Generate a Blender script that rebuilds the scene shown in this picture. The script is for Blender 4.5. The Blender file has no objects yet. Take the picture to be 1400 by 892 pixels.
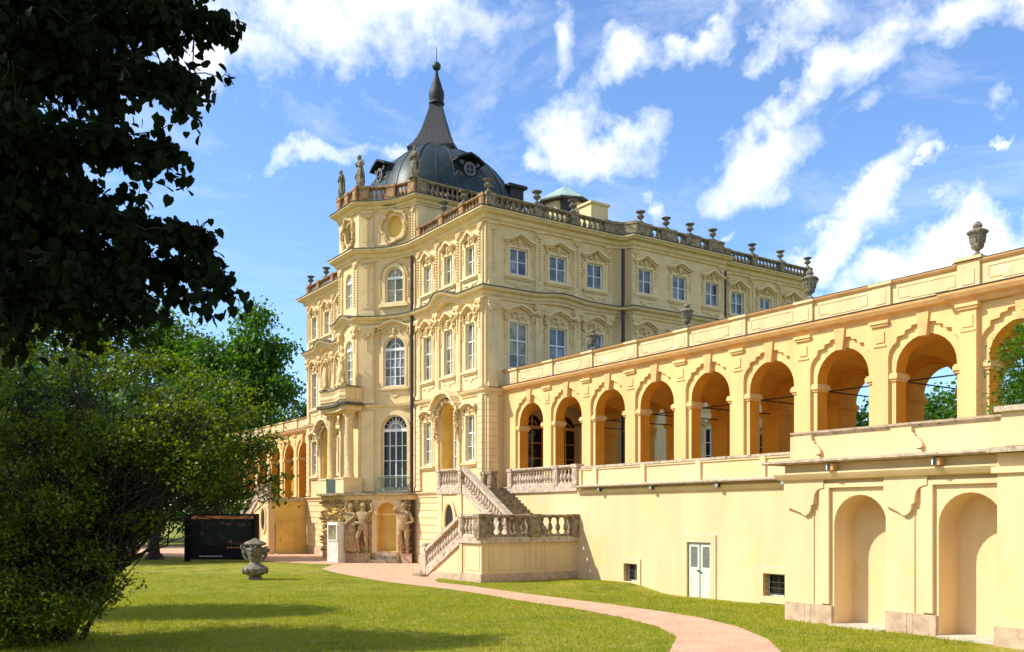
import bpy, bmesh, math, random
import numpy as np
from mathutils import Vector, Matrix
from mathutils.geometry import tessellate_polygon
PI = math.pi
SC = bpy.context.scene
COL = SC.collection

# ------------------------------------------------------------------ camera
VD = (-0.82484, 0.56536)          # horizontal viewing direction
VR = (0.56536, 0.82484)           # to its right
cam_d = bpy.data.cameras.new('camera')
cam = bpy.data.objects.new('camera', cam_d); COL.objects.link(cam)
cam.location = (0, 0, 2.9)
cam.rotation_euler = (PI/2, 0, math.atan2(-VD[0], VD[1]))
cam_d.sensor_width = 36; cam_d.lens = 32.45; cam_d.shift_y = 0.1857
cam_d.clip_end = 6000; cam_d.clip_start = 0.1
SC.camera = cam

# ------------------------------------------------------------------ node helpers
def nd(nt, t, **kw):
    n = nt.nodes.new(t)
    for k, v in kw.items():
        if k.startswith('i_'):
            key = k[2:]
            n.inputs[int(key) if key.isdigit() else key].default_value = v
        else: setattr(n, k, v)
    return n
def lk(nt, a, b): nt.links.new(a, b)
def mth(nt, op, a, b=None, c=None, clamp=False):
    n = nt.nodes.new('ShaderNodeMath'); n.operation = op; n.use_clamp = clamp
    for i, x in enumerate((a, b, c)):
        if x is None: continue
        if isinstance(x, (int, float)): n.inputs[i].default_value = x
        else: nt.links.new(x, n.inputs[i])
    return n.outputs[0]

# ------------------------------------------------------------------ world: sky with clouds
SUN_TO = Vector((-0.5, -0.866, 0)).normalized() * math.cos(math.radians(44)) + Vector((0, 0, math.sin(math.radians(44))))
W = bpy.data.worlds.new('World'); SC.world = W; W.use_nodes = True
nt = W.node_tree; nt.nodes.clear()
out = nd(nt, 'ShaderNodeOutputWorld'); bg = nd(nt, 'ShaderNodeBackground'); bg.inputs['Strength'].default_value = 0.15
lk(nt, bg.outputs[0], out.inputs[0])
sky = nd(nt, 'ShaderNodeTexSky', sky_type='NISHITA', sun_disc=False)
sky.sun_elevation = math.radians(44); sky.sun_rotation = math.radians(210)
sky.air_density = 1.0; sky.dust_density = 0.4; sky.ozone_density = 2.0
tc = nd(nt, 'ShaderNodeTexCoord')
sep = nd(nt, 'ShaderNodeSeparateXYZ'); lk(nt, tc.outputs['Generated'], sep.inputs[0])
X, Y, Z = sep.outputs
# bearing measured from the palace side of the garden, and elevation
fx = mth(nt, 'ADD', mth(nt, 'MULTIPLY', X, VR[0]), mth(nt, 'MULTIPLY', Y, VR[1]))
fy = mth(nt, 'ADD', mth(nt, 'MULTIPLY', X, VD[0]), mth(nt, 'MULTIPLY', Y, VD[1]))
az = mth(nt, 'ARCTAN2', fx, fy)
el = mth(nt, 'ARCSINE', Z)
comb = nd(nt, 'ShaderNodeCombineXYZ'); lk(nt, az, comb.inputs[0]); lk(nt, el, comb.inputs[1])
nz1 = nd(nt, 'ShaderNodeTexNoise', i_Scale=7.0, i_Detail=8.0, i_Roughness=0.62); lk(nt, tc.outputs['Generated'], nz1.inputs['Vector'])
nz2 = nd(nt, 'ShaderNodeTexNoise', i_Scale=22.0, i_Detail=6.0, i_Roughness=0.6); lk(nt, tc.outputs['Generated'], nz2.inputs['Vector'])
warp = nd(nt, 'ShaderNodeVectorMath', operation='SUBTRACT'); lk(nt, nz1.outputs['Color'], warp.inputs[0]); warp.inputs[1].default_value = (.5, .5, .5)
warps = nd(nt, 'ShaderNodeVectorMath', operation='SCALE'); lk(nt, warp.outputs[0], warps.inputs[0]); warps.inputs['Scale'].default_value = 0.17
wadd = nd(nt, 'ShaderNodeVectorMath', operation='ADD'); lk(nt, comb.outputs[0], wadd.inputs[0]); lk(nt, warps.outputs[0], wadd.inputs[1])
# every cloud: bearing, elevation, half length, half height, tilt (deg), strength
CL = [(-.19, .490, .17, .060, -4, .85), (-.285, .445, .09, .045, 20, .8), (-.07, .50, .10, .045, 10, .75), (-.20, .360, .07, .016, 12, .75), (-.06, .42, .06, .028, 30, .6), (-.14, .372, .03, .022, 20, .8),
      (.050, .385, .062, .052, 8, 1.1), (.085, .365, .085, .032, 0, 1.0), (.135, .375, .045, .022, 10, .7), (.015, .365, .04, .03, 0, .9),
      (.134, .452, .048, .032, 15, .95), (.200, .462, .050, .024, 25, .95), (.255, .455, .05, .018, 15, .75), (.055, .47, .024, .06, -15, .75), (.30, .475, .07, .028, 30, .85), (.315, .43, .05, .028, 38, .95),
      (.265, .368, .060, .045, 15, 1.05), (.235, .340, .055, .028, 0, .8), (.29, .40, .05, .03, 40, .85), (.376, .298, .080, .028, 38, 1.05), (.335, .262, .050, .024, 25, 1.0),
      (.475, .262, .10, .034, 15, 1.0), (.405, .236, .08, .026, 10, 1.0), (.34, .215, .06, .018, 5, .8), (.37, .44, .04, .025, 20, .7), (.44, .470, .10, .035, 8, 1.0), (.52, .47, .08, .045, 0, 1.0), (.355, .40, .03, .025, 0, .6),
      (.435, .322, .014, .010, 20, .85), (.492, .345, .012, .010, 0, .8), (.138, .318, .022, .018, 0, .9), (.225, .295, .018, .010, 0, .7), (.49, .39, .02, .02, 30, .5)]
acc = None
for (a, e, la, le, tl, st) in CL:
    mp = nd(nt, 'ShaderNodeMapping', vector_type='TEXTURE'); lk(nt, wadd.outputs[0], mp.inputs[0])
    mp.inputs['Location'].default_value = (a, e, 0); mp.inputs['Rotation'].default_value = (0, 0, math.radians(tl)); mp.inputs['Scale'].default_value = (la, le, 1)
    ln = nd(nt, 'ShaderNodeVectorMath', operation='LENGTH'); lk(nt, mp.outputs[0], ln.inputs[0])
    v = mth(nt, 'MULTIPLY', mth(nt, 'SUBTRACT', 1.25, ln.outputs['Value'], clamp=True), st)
    acc = v if acc is None else mth(nt, 'MAXIMUM', acc, v)
# the sky away from these clouds carries scattered cloud, thickened to add fill light
nz3 = nd(nt, 'ShaderNodeTexNoise', i_Scale=3.2, i_Detail=9.0, i_Roughness=0.6); lk(nt, tc.outputs['Generated'], nz3.inputs['Vector'])
gen = mth(nt, 'MULTIPLY', mth(nt, 'SUBTRACT', nz3.outputs['Fac'], 0.47, clamp=True), 5.0, clamp=True)
far = mth(nt, 'MULTIPLY', mth(nt, 'SUBTRACT', mth(nt, 'ABSOLUTE', az), 0.60, clamp=True), 6.0, clamp=True)
high = mth(nt, 'MULTIPLY', mth(nt, 'SUBTRACT', el, 0.66, clamp=True), 6.0, clamp=True)
gen = mth(nt, 'MULTIPLY', gen, mth(nt, 'MAXIMUM', far, high))
nzz = mth(nt, 'ADD', mth(nt, 'MULTIPLY', mth(nt, 'SUBTRACT', nz1.outputs['Fac'], .5), 1.5), mth(nt, 'MULTIPLY', mth(nt, 'SUBTRACT', nz2.outputs['Fac'], .5), 1.5))
den = mth(nt, 'ADD', acc, nzz)
den = mth(nt, 'SUBTRACT', den, 0.30, clamp=True)
den = mth(nt, 'MULTIPLY', den, mth(nt, 'GREATER_THAN', acc, 0.001))
den = mth(nt, 'MULTIPLY', den, mth(nt, 'MULTIPLY', acc, 5.0, clamp=True))
den = mth(nt, 'MULTIPLY', den, 1.25, clamp=True)
mpw = nd(nt, 'ShaderNodeMapping'); lk(nt, comb.outputs[0], mpw.inputs[0]); mpw.inputs['Scale'].default_value = (4.5, 11, 1); mpw.inputs['Rotation'].default_value = (0, 0, math.radians(-24))
nw = nd(nt, 'ShaderNodeTexNoise', i_Scale=1.0, i_Detail=9.0, i_Roughness=.68, i_Distortion=.6); lk(nt, mpw.outputs[0], nw.inputs['Vector'])
wisp = mth(nt, 'MULTIPLY', mth(nt, 'SUBTRACT', nw.outputs['Fac'], .50, clamp=True), 3.2, clamp=True); wisp = mth(nt, 'MULTIPLY', mth(nt, 'MULTIPLY', wisp, .55), mth(nt, 'MULTIPLY', mth(nt, 'SUBTRACT', el, .12, clamp=True), 4.0, clamp=True))
den = mth(nt, 'MAXIMUM', mth(nt, 'MAXIMUM', den, gen), wisp)
den = mth(nt, 'SMOOTH_MIN', den, 1.0, 0.15)
den = mth(nt, 'POWER', den, 1.05, clamp=True)
ramp = nd(nt, 'ShaderNodeMix', data_type='RGBA'); lk(nt, nz1.outputs['Fac'], ramp.inputs[0])
ramp.inputs[6].default_value = (4.6, 4.9, 5.5, 1); ramp.inputs[7].default_value = (6.7, 6.75, 6.9, 1)
tint = nd(nt, 'ShaderNodeMix', data_type='RGBA', blend_type='MULTIPLY'); tint.inputs[0].default_value = 1
SKYT = tint
lk(nt, sky.outputs[0], tint.inputs[6]); tint.inputs[7].default_value = (.74, .89, 1.07, 1)
mx = nd(nt, 'ShaderNodeMix', data_type='RGBA'); lk(nt, den, mx.inputs[0]); lk(nt, tint.outputs[2], mx.inputs[6]); lk(nt, ramp.outputs[2], mx.inputs[7])
lk(nt, mx.outputs[2], bg.inputs['Color'])

# ------------------------------------------------------------------ sun, exposure
sd = bpy.data.lights.new('sun', 'SUN'); sd.energy = 3.9; sd.angle = math.radians(0.55); sd.color = (1.0, 0.94, 0.84)
so = bpy.data.objects.new('sun', sd); COL.objects.link(so)
so.rotation_euler = (-SUN_TO).to_track_quat('-Z', 'Y').to_euler()
SC.view_settings.view_transform = 'Standard'; SC.view_settings.look = 'None'
SC.view_settings.exposure = 0.66; SC.view_settings.gamma = 1.0; SC.view_settings.use_curve_mapping = False
SC.cycles.max_bounces = 8; SC.cycles.diffuse_bounces = 5; SC.cycles.transparent_max_bounces = 8

# ------------------------------------------------------------------ materials
def mat(name, base, var=0.12, scale=2.0, bump=0.15, bscale=40.0, rough=0.85, base2=None, spots=None, sps=1.2, spt=0.56, metal=0.0, spec=0.3, streak=False, stain=None):
    """plaster, stone, metal: base colour varied by two noises, fine bump; spots = patchy second colour (lichen, stains)"""
    m = bpy.data.materials.new(name); m.use_nodes = True; t = m.node_tree; b = t.nodes['Principled BSDF']
    b.inputs['Roughness'].default_value = rough; b.inputs['Metallic'].default_value = metal
    b.inputs['Specular IOR Level'].default_value = spec
    co = nd(t, 'ShaderNodeTexCoord'); geo = nd(t, 'ShaderNodeNewGeometry')
    n1 = nd(t, 'ShaderNodeTexNoise', i_Scale=scale, i_Detail=6.0, i_Roughness=0.6)
    if streak:
        mp = nd(t, 'ShaderNodeMapping'); mp.inputs['Scale'].default_value = (1, 1, .22); lk(t, geo.outputs['Position'], mp.inputs[0]); lk(t, mp.outputs[0], n1.inputs['Vector'])
    else: lk(t, geo.outputs['Position'], n1.inputs['Vector'])
    b2 = base2 or tuple(c*(1-var*2.2) for c in base)
    mr = nd(t, 'ShaderNodeMapRange'); lk(t, n1.outputs['Fac'], mr.inputs['Value']); mr.inputs['From Min'].default_value = .36; mr.inputs['From Max'].default_value = .68
    mx = nd(t, 'ShaderNodeMix', data_type='RGBA'); lk(t, mr.outputs[0], mx.inputs[0])
    mx.inputs[6].default_value = (*[min(1, c*(1+var*.4)) for c in base], 1); mx.inputs[7].default_value = (*b2, 1)
    colr = mx.outputs[2]
    if spots:
        n3 = nd(t, 'ShaderNodeTexNoise', i_Scale=sps, i_Detail=8.0, i_Roughness=0.7); lk(t, geo.outputs['Position'], n3.inputs['Vector'])
        m3 = nd(t, 'ShaderNodeMapRange'); lk(t, n3.outputs['Fac'], m3.inputs['Value']); m3.inputs['From Min'].default_value = spt; m3.inputs['From Max'].default_value = spt+.08
        mx2 = nd(t, 'ShaderNodeMix', data_type='RGBA'); lk(t, m3.outputs[0], mx2.inputs[0]); lk(t, colr, mx2.inputs[6]); mx2.inputs[7].default_value = (*spots, 1)
        colr = mx2.outputs[2]
    if stain:      # thin rain streaks and faint water marks
        mp4 = nd(t, 'ShaderNodeMapping'); mp4.inputs['Scale'].default_value = (3.2, 3.2, .16); lk(t, geo.outputs['Position'], mp4.inputs[0])
        n4 = nd(t, 'ShaderNodeTexNoise', i_Scale=1.0, i_Detail=7.0, i_Roughness=.65); lk(t, mp4.outputs[0], n4.inputs['Vector'])
        n5 = nd(t, 'ShaderNodeTexNoise', i_Scale=.55, i_Detail=3.0); lk(t, geo.outputs['Position'], n5.inputs['Vector'])
        m4 = nd(t, 'ShaderNodeMapRange'); lk(t, n4.outputs['Fac'], m4.inputs['Value']); m4.inputs['From Min'].default_value = .53; m4.inputs['From Max'].default_value = .72
        m5 = nd(t, 'ShaderNodeMapRange'); lk(t, n5.outputs['Fac'], m5.inputs['Value']); m5.inputs['From Min'].default_value = .42; m5.inputs['From Max'].default_value = .62; m5.inputs['To Max'].default_value = .55
        mx4 = nd(t, 'ShaderNodeMix', data_type='RGBA'); lk(t, mth(t, 'MULTIPLY', m4.outputs[0], m5.outputs[0]), mx4.inputs[0]); lk(t, colr, mx4.inputs[6]); mx4.inputs[7].default_value = (*stain, 1); colr = mx4.outputs[2]
    lk(t, colr, b.inputs['Base Color'])
    if bump:
        n2 = nd(t, 'ShaderNodeTexNoise', i_Scale=bscale, i_Detail=4.0); lk(t, geo.outputs['Position'], n2.inputs['Vector'])
        bp = nd(t, 'ShaderNodeBump', i_Strength=bump, i_Distance=0.05); lk(t, n2.outputs['Fac'], bp.inputs['Height']); lk(t, bp.outputs[0], b.inputs['Normal'])
    return m
def leaf_mat(name, ca, cb, trans=0.35, rough=0.45):
    m = bpy.data.materials.new(name); m.use_nodes = True; t = m.node_tree; b = t.nodes['Principled BSDF']; o = t.nodes['Material Output']
    geo = nd(t, 'ShaderNodeNewGeometry')
    mx = nd(t, 'ShaderNodeMix', data_type='RGBA'); lk(t, geo.outputs['Random Per Island'], mx.inputs[0])
    mx.inputs[6].default_value = (*ca, 1); mx.inputs[7].default_value = (*cb, 1)
    lk(t, mx.outputs[2], b.inputs['Base Color']); b.inputs['Roughness'].default_value = rough; b.inputs['Specular IOR Level'].default_value = .08 if rough > .7 else .35
    tr = nd(t, 'ShaderNodeBsdfTranslucent'); hs = nd(t, 'ShaderNodeHueSaturation', i_Value=1.9, i_Saturation=1.15); lk(t, mx.outputs[2], hs.inputs['Color']); lk(t, hs.outputs[0], tr.inputs[0])
    ms = nd(t, 'ShaderNodeMixShader'); ms.inputs[0].default_value = trans; lk(t, b.outputs[0], ms.inputs[1]); lk(t, tr.outputs[0], ms.inputs[2]); lk(t, ms.outputs[0], o.inputs[0])
    return m
def glass_mat(name, base, rough=0.06, var=.4):
    m = bpy.data.materials.new(name); m.use_nodes = True; t = m.node_tree; b = t.nodes['Principled BSDF']
    oi = nd(t, 'ShaderNodeObjectInfo'); mx = nd(t, 'ShaderNodeMix', data_type='RGBA'); lk(t, oi.outputs['Random'], mx.inputs[0])
    mx.inputs[6].default_value = (*base, 1); mx.inputs[7].default_value = (*[c*(1-var) for c in base], 1)
    geo = nd(t, 'ShaderNodeNewGeometry'); n = nd(t, 'ShaderNodeTexNoise', i_Scale=1.6, i_Detail=3.0); lk(t, geo.outputs['Position'], n.inputs['Vector'])
    mr = nd(t, 'ShaderNodeMapRange'); lk(t, n.outputs['Fac'], mr.inputs['Value']); mr.inputs['From Min'].default_value = .4; mr.inputs['From Max'].default_value = .6; mr.inputs['To Min'].default_value = .45; mr.inputs['To Max'].default_value = 1.15
    v = nd(t, 'ShaderNodeVectorMath', operation='SCALE'); lk(t, mx.outputs[2], v.inputs[0]); lk(t, mr.outputs[0], v.inputs['Scale'])
    lk(t, v.outputs[0], b.inputs['Base Color']); b.inputs['Roughness'].default_value = rough; b.inputs['Specular IOR Level'].default_value = .6 if base[0] > .1 else .3
    n2 = nd(t, 'ShaderNodeTexNoise', i_Scale=2.5); lk(t, geo.outputs['Position'], n2.inputs['Vector'])
    bp = nd(t, 'ShaderNodeBump', i_Strength=.12, i_Distance=.1); lk(t, n2.outputs['Fac'], bp.inputs['Height']); lk(t, bp.outputs[0], b.inputs['Normal'])
    return m
M = {}
M['wall'] = mat('pale_yellow_plaster', (.775, .58, .295), .08, .8, .10, 18, streak=True, stain=(.58, .42, .24))
M['trim'] = mat('light_yellow_plaster', (.79, .60, .32), .07, 1.5, .10, 25)
M['orn'] = mat('ochre_stucco', (.75, .55, .26), .12, 6, .25, 20)
M['corn'] = mat('cornice_plaster', (.75, .58, .31), .08, 2.2, .12, 30, spots=(.45, .37, .24), sps=2.5, spt=.64)
M['cap'] = mat('weathered_zinc_flashing', (.10, .085, .065), .2, 4, .2, 30, rough=.6)
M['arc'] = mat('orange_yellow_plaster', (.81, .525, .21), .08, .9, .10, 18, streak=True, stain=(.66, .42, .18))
M['arcin'] = mat('shade_orange_plaster', (.72, .29, .02), .08, 1.1, .1, 18)  # inner arcade plaster with the deep orange of shade and bounce in its colour
M['arctrim'] = mat('pinkish_ochre_plaster', (.80, .44, .17), .08, 3, .12, 30)
M['parap'] = mat('pale_orange_plaster', (.78, .565, .28), .08, 1.5, .2, 20, spots=(.70, .56, .42), sps=.7, spt=.55, stain=(.45, .36, .24))
M['low'] = mat('sunny_cream_plaster', (.80, .58, .305), .08, .6, .10, 14, spots=(.75, .54, .24), sps=.5, spt=.56, streak=True, stain=(.60, .45, .27))
M['gold'] = mat('golden_shade_plaster', (.77, .51, .13), .08, 1.2, .1, 18)  # also holds the golden cast that shade gives the cream plaster
M['plinth'] = mat('pink_sandstone', (.60, .42, .27), .15, 3, .3, 25, spots=(.40, .27, .16), sps=5, spt=.6)
M['stone'] = mat('grey_pink_sandstone', (.62, .48, .34), .18, 5, .35, 30, spots=(.22, .16, .10), sps=4, spt=.56)
M['stonedk'] = mat('lichen_shade_sandstone', (.34, .26, .15), .25, 4, .35, 30, spots=(.12, .10, .06), sps=4, spt=.54)  # lichen, plus the darkness of shaded sides put into the colour
M['rust'] = mat('rusty_sandstone', (.44, .25, .11), .25, 4, .35, 30, spots=(.14, .10, .06), sps=5, spt=.56)
M['urn'] = mat('grey_green_sandstone', (.27, .23, .16), .25, 7, .4, 25, spots=(.11, .10, .06), sps=6, spt=.5)
M['relief'] = mat('brown_ochre_sandstone', (.48, .33, .16), .22, 6, .5, 14, spots=(.22, .14, .06), sps=5, spt=.56)
M['copper'] = mat('green_patinated_copper', (.026, .048, .042), .3, 1.6, .2, 12, rough=.45, base2=(.010, .015, .016), spots=(.07, .13, .11), sps=1.6, spt=.58, metal=.15, spec=.35)
M['slate'] = mat('dark_sheet_metal', (.026, .025, .026), .25, 6, .5, 14, rough=.6, spec=.35)
M['iron'] = mat('black_iron', (.02, .018, .016), .2, 5, .1, 40, rough=.5, spec=.5)
M['pipe'] = mat('brown_drainpipe', (.035, .020, .014), .2, 5, .1, 40, rough=.4, spec=.5)
M['greeniron'] = mat('grey_green_iron', (.20, .27, .21), .25, 9, .3, 40, rough=.6, spots=(.12, .12, .09), sps=8, spt=.55)
M['white'] = mat('white_window_paint', (.84, .83, .78), .06, 5, .05, 60, rough=.5)
M['door'] = mat('pale_grey_green_paint', (.62, .66, .54), .06, 3, .05, 60, rough=.55)
M['booth'] = mat('white_board', (.72, .70, .58), .06, 3, .05, 60, rough=.5)
M['glassf'] = glass_mat('front_window_glass', (.40, .36, .20), var=.6)
M['glasss'] = glass_mat('side_window_glass', (.25, .27, .31), var=.75)
M['glassd'] = glass_mat('dark_window_glass', (.03, .028, .02))
M['dark'] = mat('dark_interior', (.03, .022, .015), .1, 3, 0)
M['roof'] = mat('dark_roof', (.06, .05, .045), .2, 2, .3, 20)
M['roofg'] = mat('pale_green_copper_roof', (.38, .50, .42), .15, 2, .2, 20, rough=.5)
M['concrete'] = mat('pale_concrete', (.60, .54, .42), .15, 3, .3, 30)
M['bark'] = mat('dark_bark', (.045, .032, .022), .3, 8, .8, 22)
M['panel'] = mat('black_board', (.008, .007, .007), .2, 3, .1, 30, rough=.8, spec=.08)
M['orange'] = mat('orange_print', (.45, .12, .03), .2, 6, 0, rough=.4)
M['sunscroll'] = mat('sunlit_scroll_metal', (.17, .165, .15), .2, 5, .2, 30, rough=.5, spec=.5)  # lightness of sunlit dormer scrolls put into the metal's colour
M['steel'] = mat('galvanised_steel', (.45, .44, .40), .15, 9, .1, 40, rough=.4, metal=.6)
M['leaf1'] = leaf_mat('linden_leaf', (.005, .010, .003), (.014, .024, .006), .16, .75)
M['leaf2'] = leaf_mat('shrub_leaf', (.16, .21, .014), (.026, .054, .007), .40)
M['leaf3'] = leaf_mat('broad_green_leaf', (.10, .20, .018), (.035, .085, .010), .42)
M['leaf4'] = leaf_mat('dark_green_leaf', (.022, .055, .010), (.045, .09, .012), .32)
M['leaf5'] = leaf_mat('yellow_green_leaf', (.12, .17, .02), (.06, .11, .014), .4)

# ------------------------------------------------------------------ mesh builder
class MB:
    def __init__(s): s.v = []; s.f = []
    def add(s, vs, fs):
        n = len(s.v); s.v += [tuple(p) for p in vs]; s.f += [tuple(i+n for i in f) for f in fs]; return s
    def box(s, x0, x1, y0, y1, z0, z1):
        return s.add([(x0,y0,z0),(x1,y0,z0),(x1,y1,z0),(x0,y1,z0),(x0,y0,z1),(x1,y0,z1),(x1,y1,z1),(x0,y1,z1)],
                     [(0,3,2,1),(4,5,6,7),(0,1,5,4),(1,2,6,5),(2,3,7,6),(3,0,4,7)])
    def taper(s, x, y, z0, z1, a0, b0, a1, b1):
        return s.add([(x-a0,y-b0,z0),(x+a0,y-b0,z0),(x+a0,y+b0,z0),(x-a0,y+b0,z0),(x-a1,y-b1,z1),(x+a1,y-b1,z1),(x+a1,y+b1,z1),(x-a1,y+b1,z1)],
                     [(0,3,2,1),(4,5,6,7),(0,1,5,4),(1,2,6,5),(2,3,7,6),(3,0,4,7)])
    def prism(s, poly, y0, y1):           # poly in x,z extruded along y
        n = len(poly); tr = tessellate_polygon([[Vector((p[0], p[1], 0)) for p in poly]])
        vs = [(p[0], y0, p[1]) for p in poly]+[(p[0], y1, p[1]) for p in poly]
        fs = [tuple(t) for t in tr]+[tuple(i+n for i in reversed(t)) for t in tr]+[(i, (i+1) % n, (i+1) % n+n, i+n) for i in range(n)]
        return s.add(vs, fs)
    def prism_z(s, poly, z0, z1):
        n = len(poly); tr = tessellate_polygon([[Vector((p[0], p[1], 0)) for p in poly]])
        vs = [(p[0], p[1], z0) for p in poly]+[(p[0], p[1], z1) for p in poly]
        fs = [tuple(t) for t in tr]+[tuple(i+n for i in reversed(t)) for t in tr]+[(i, (i+1) % n, (i+1) % n+n, i+n) for i in range(n)]
        return s.add(vs, fs)
    def prism_x(s, poly, x0, x1):         # poly in y,z extruded along x
        n = len(poly); tr = tessellate_polygon([[Vector((p[0], p[1], 0)) for p in poly]])
        vs = [(x0, p[0], p[1]) for p in poly]+[(x1, p[0], p[1]) for p in poly]
        fs = [tuple(t) for t in tr]+[tuple(i+n for i in reversed(t)) for t in tr]+[(i, (i+1) % n, (i+1) % n+n, i+n) for i in range(n)]
        return s.add(vs, fs)
    def lathe(s, prof, seg=12, c=(0, 0, 0), caps=True, rot=0, n=2.0):
        vs = []; k = len(prof)
        for (r, z) in prof:
            for j in range(seg):
                a = 2*PI*j/seg+rot; q = 1.0 if n == 2 else 1/((abs(math.cos(a))**n+abs(math.sin(a))**n)**(1/n))
                vs.append((c[0]+r*q*math.cos(a), c[1]+r*q*math.sin(a), c[2]+z))
        fs = [(i*seg+j, i*seg+(j+1) % seg, (i+1)*seg+(j+1) % seg, (i+1)*seg+j) for i in range(k-1) for j in range(seg)]
        if caps: fs += [tuple(reversed(range(seg))), tuple((k-1)*seg+j for j in range(seg))]
        return s.add(vs, fs)
    def tube(s, pts, r, seg=6):
        pts = [Vector(p) for p in pts]; rs = r if isinstance(r, (list, tuple)) else [r]*len(pts); vs = []
        for i, p in enumerate(pts):
            d = (pts[min(i+1, len(pts)-1)]-pts[max(i-1, 0)]).normalized()
            u = d.cross(Vector((0, 0, 1)) if abs(d.z) < .9 else Vector((1, 0, 0))).normalized(); w = d.cross(u)
            for j in range(seg):
                a = 2*PI*j/seg; vs.append(p+(u*math.cos(a)+w*math.sin(a))*rs[i])
        k = len(pts)
        fs = [(i*seg+j, i*seg+(j+1) % seg, (i+1)*seg+(j+1) % seg, (i+1)*seg+j) for i in range(k-1) for j in range(seg)]
        fs += [tuple(reversed(range(seg))), tuple((k-1)*seg+j for j in range(seg))]
        return s.add(vs, fs)
    def blob(s, x, y, z, rx, ry, rz, seg=6, rings=3):
        vs = [(x, y, z-rz)]
        for i in range(1, rings+1):
            t = PI*i/(rings+1)-PI/2
            for j in range(seg):
                a = 2*PI*j/seg+i*.5; vs.append((x+rx*math.cos(t)*math.cos(a), y+ry*math.cos(t)*math.sin(a), z+rz*math.sin(t)))
        vs.append((x, y, z+rz)); L = len(vs)-1
        fs = [(0, 1+(j+1) % seg, 1+j) for j in range(seg)]
        fs += [(1+(i-1)*seg+j, 1+(i-1)*seg+(j+1) % seg, 1+i*seg+(j+1) % seg, 1+i*seg+j) for i in range(1, rings) for j in range(seg)]
        fs += [(L, 1+(rings-1)*seg+j, 1+(rings-1)*seg+(j+1) % seg) for j in range(seg)]
        return s.add(vs, fs)
    def sweep(s, path, prof, zoff=None, closed=False, ooff=None):
        """profile (out, z) swept along a plan path; out = to the right of travel; mitred"""
        P = [Vector((p[0], p[1])) for p in path]; n = len(P); k = len(prof); vs = []
        for i in range(n):
            a = P[i]-P[i-1] if (i > 0 or closed) else P[1]-P[0]
            b = P[(i+1) % n]-P[i] if (i < n-1 or closed) else P[i]-P[i-1]
            a.normalize(); b.normalize(); na = Vector((a.y, -a.x)); nb = Vector((b.y, -b.x)); m = na+nb
            m = m/max(m.length_squared/2, .35) if m.length > 1e-6 else na
            z = zoff[i] if zoff else 0; oo = ooff[i] if ooff else 0
            for (o, h) in prof:
                q = P[i]+m*(o+(oo if o > 0.02 else 0)); vs.append((q.x, q.y, h+z))
        fs = []
        for i in range(n if closed else n-1):
            j = (i+1) % n
            for q in range(k-1): fs.append((i*k+q, j*k+q, j*k+q+1, i*k+q+1))
            fs.append((i*k+k-1, j*k+k-1, j*k, i*k))
        if not closed:
            fs += [tuple(reversed(range(k))), tuple((n-1)*k+q for q in range(k))]
        return s.add(vs, fs)
    def slopebox(s, xa, za, xb, zb, y0, y1, h):   # bar from (xa,za) to (xb,zb), height h
        return s.prism([(xa, za), (xb, zb), (xb, zb+h), (xa, za+h)], y0, y1)
    def mirror(s, c):
        s.v = [(c-x, y, z) for (x, y, z) in s.v]; return s
    def mesh(s, name, m, smooth=False):
        me = bpy.data.meshes.new(name); me.from_pydata(s.v, [], s.f); me.materials.append(m)
        b = bmesh.new(); b.from_mesh(me); bmesh.ops.recalc_face_normals(b, faces=b.faces); b.to_mesh(me); b.free()
        if smooth:
            for p in me.polygons: p.use_smooth = True
            try: me.set_sharp_from_angle(angle=math.radians(40))
            except Exception: pass
        return me
def obj(name, me, parent=None, loc=(0, 0, 0), rz=0, scale=None):
    o = bpy.data.objects.new(name, me); COL.objects.link(o); o.location = loc; o.rotation_euler = (0, 0, rz)
    if scale: o.scale = scale
    if parent: o.parent = parent
    return o
def part(name, mb, m, parent, loc=(0, 0, 0), rz=0, smooth=False, stuff=False):
    o = obj(name, mb.mesh(name, m, smooth), parent, loc, rz)
    if stuff: o['kind'] = 'stuff'
    return o
def tag(o, label, cat, group=None):
    o['label'] = label; o['category'] = cat
    if group: o['group'] = group
    return o
def thing(name, label, cat, loc=(0, 0, 0), rz=0, group=None):
    o = bpy.data.objects.new(name, None); COL.objects.link(o); o.location = loc; o.rotation_euler = (0, 0, rz)
    o.empty_display_size = .3
    return tag(o, label, cat, group)
def struct(name, mb, m, kind='structure'):
    o = obj(name, mb.mesh(name, m)); o['kind'] = kind; return o
def copy_tree(o, parent=None):
    c = o.copy(); COL.objects.link(c)
    if parent: c.parent = parent
    for ch in list(o.children): copy_tree(ch, c)
    return c

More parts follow.
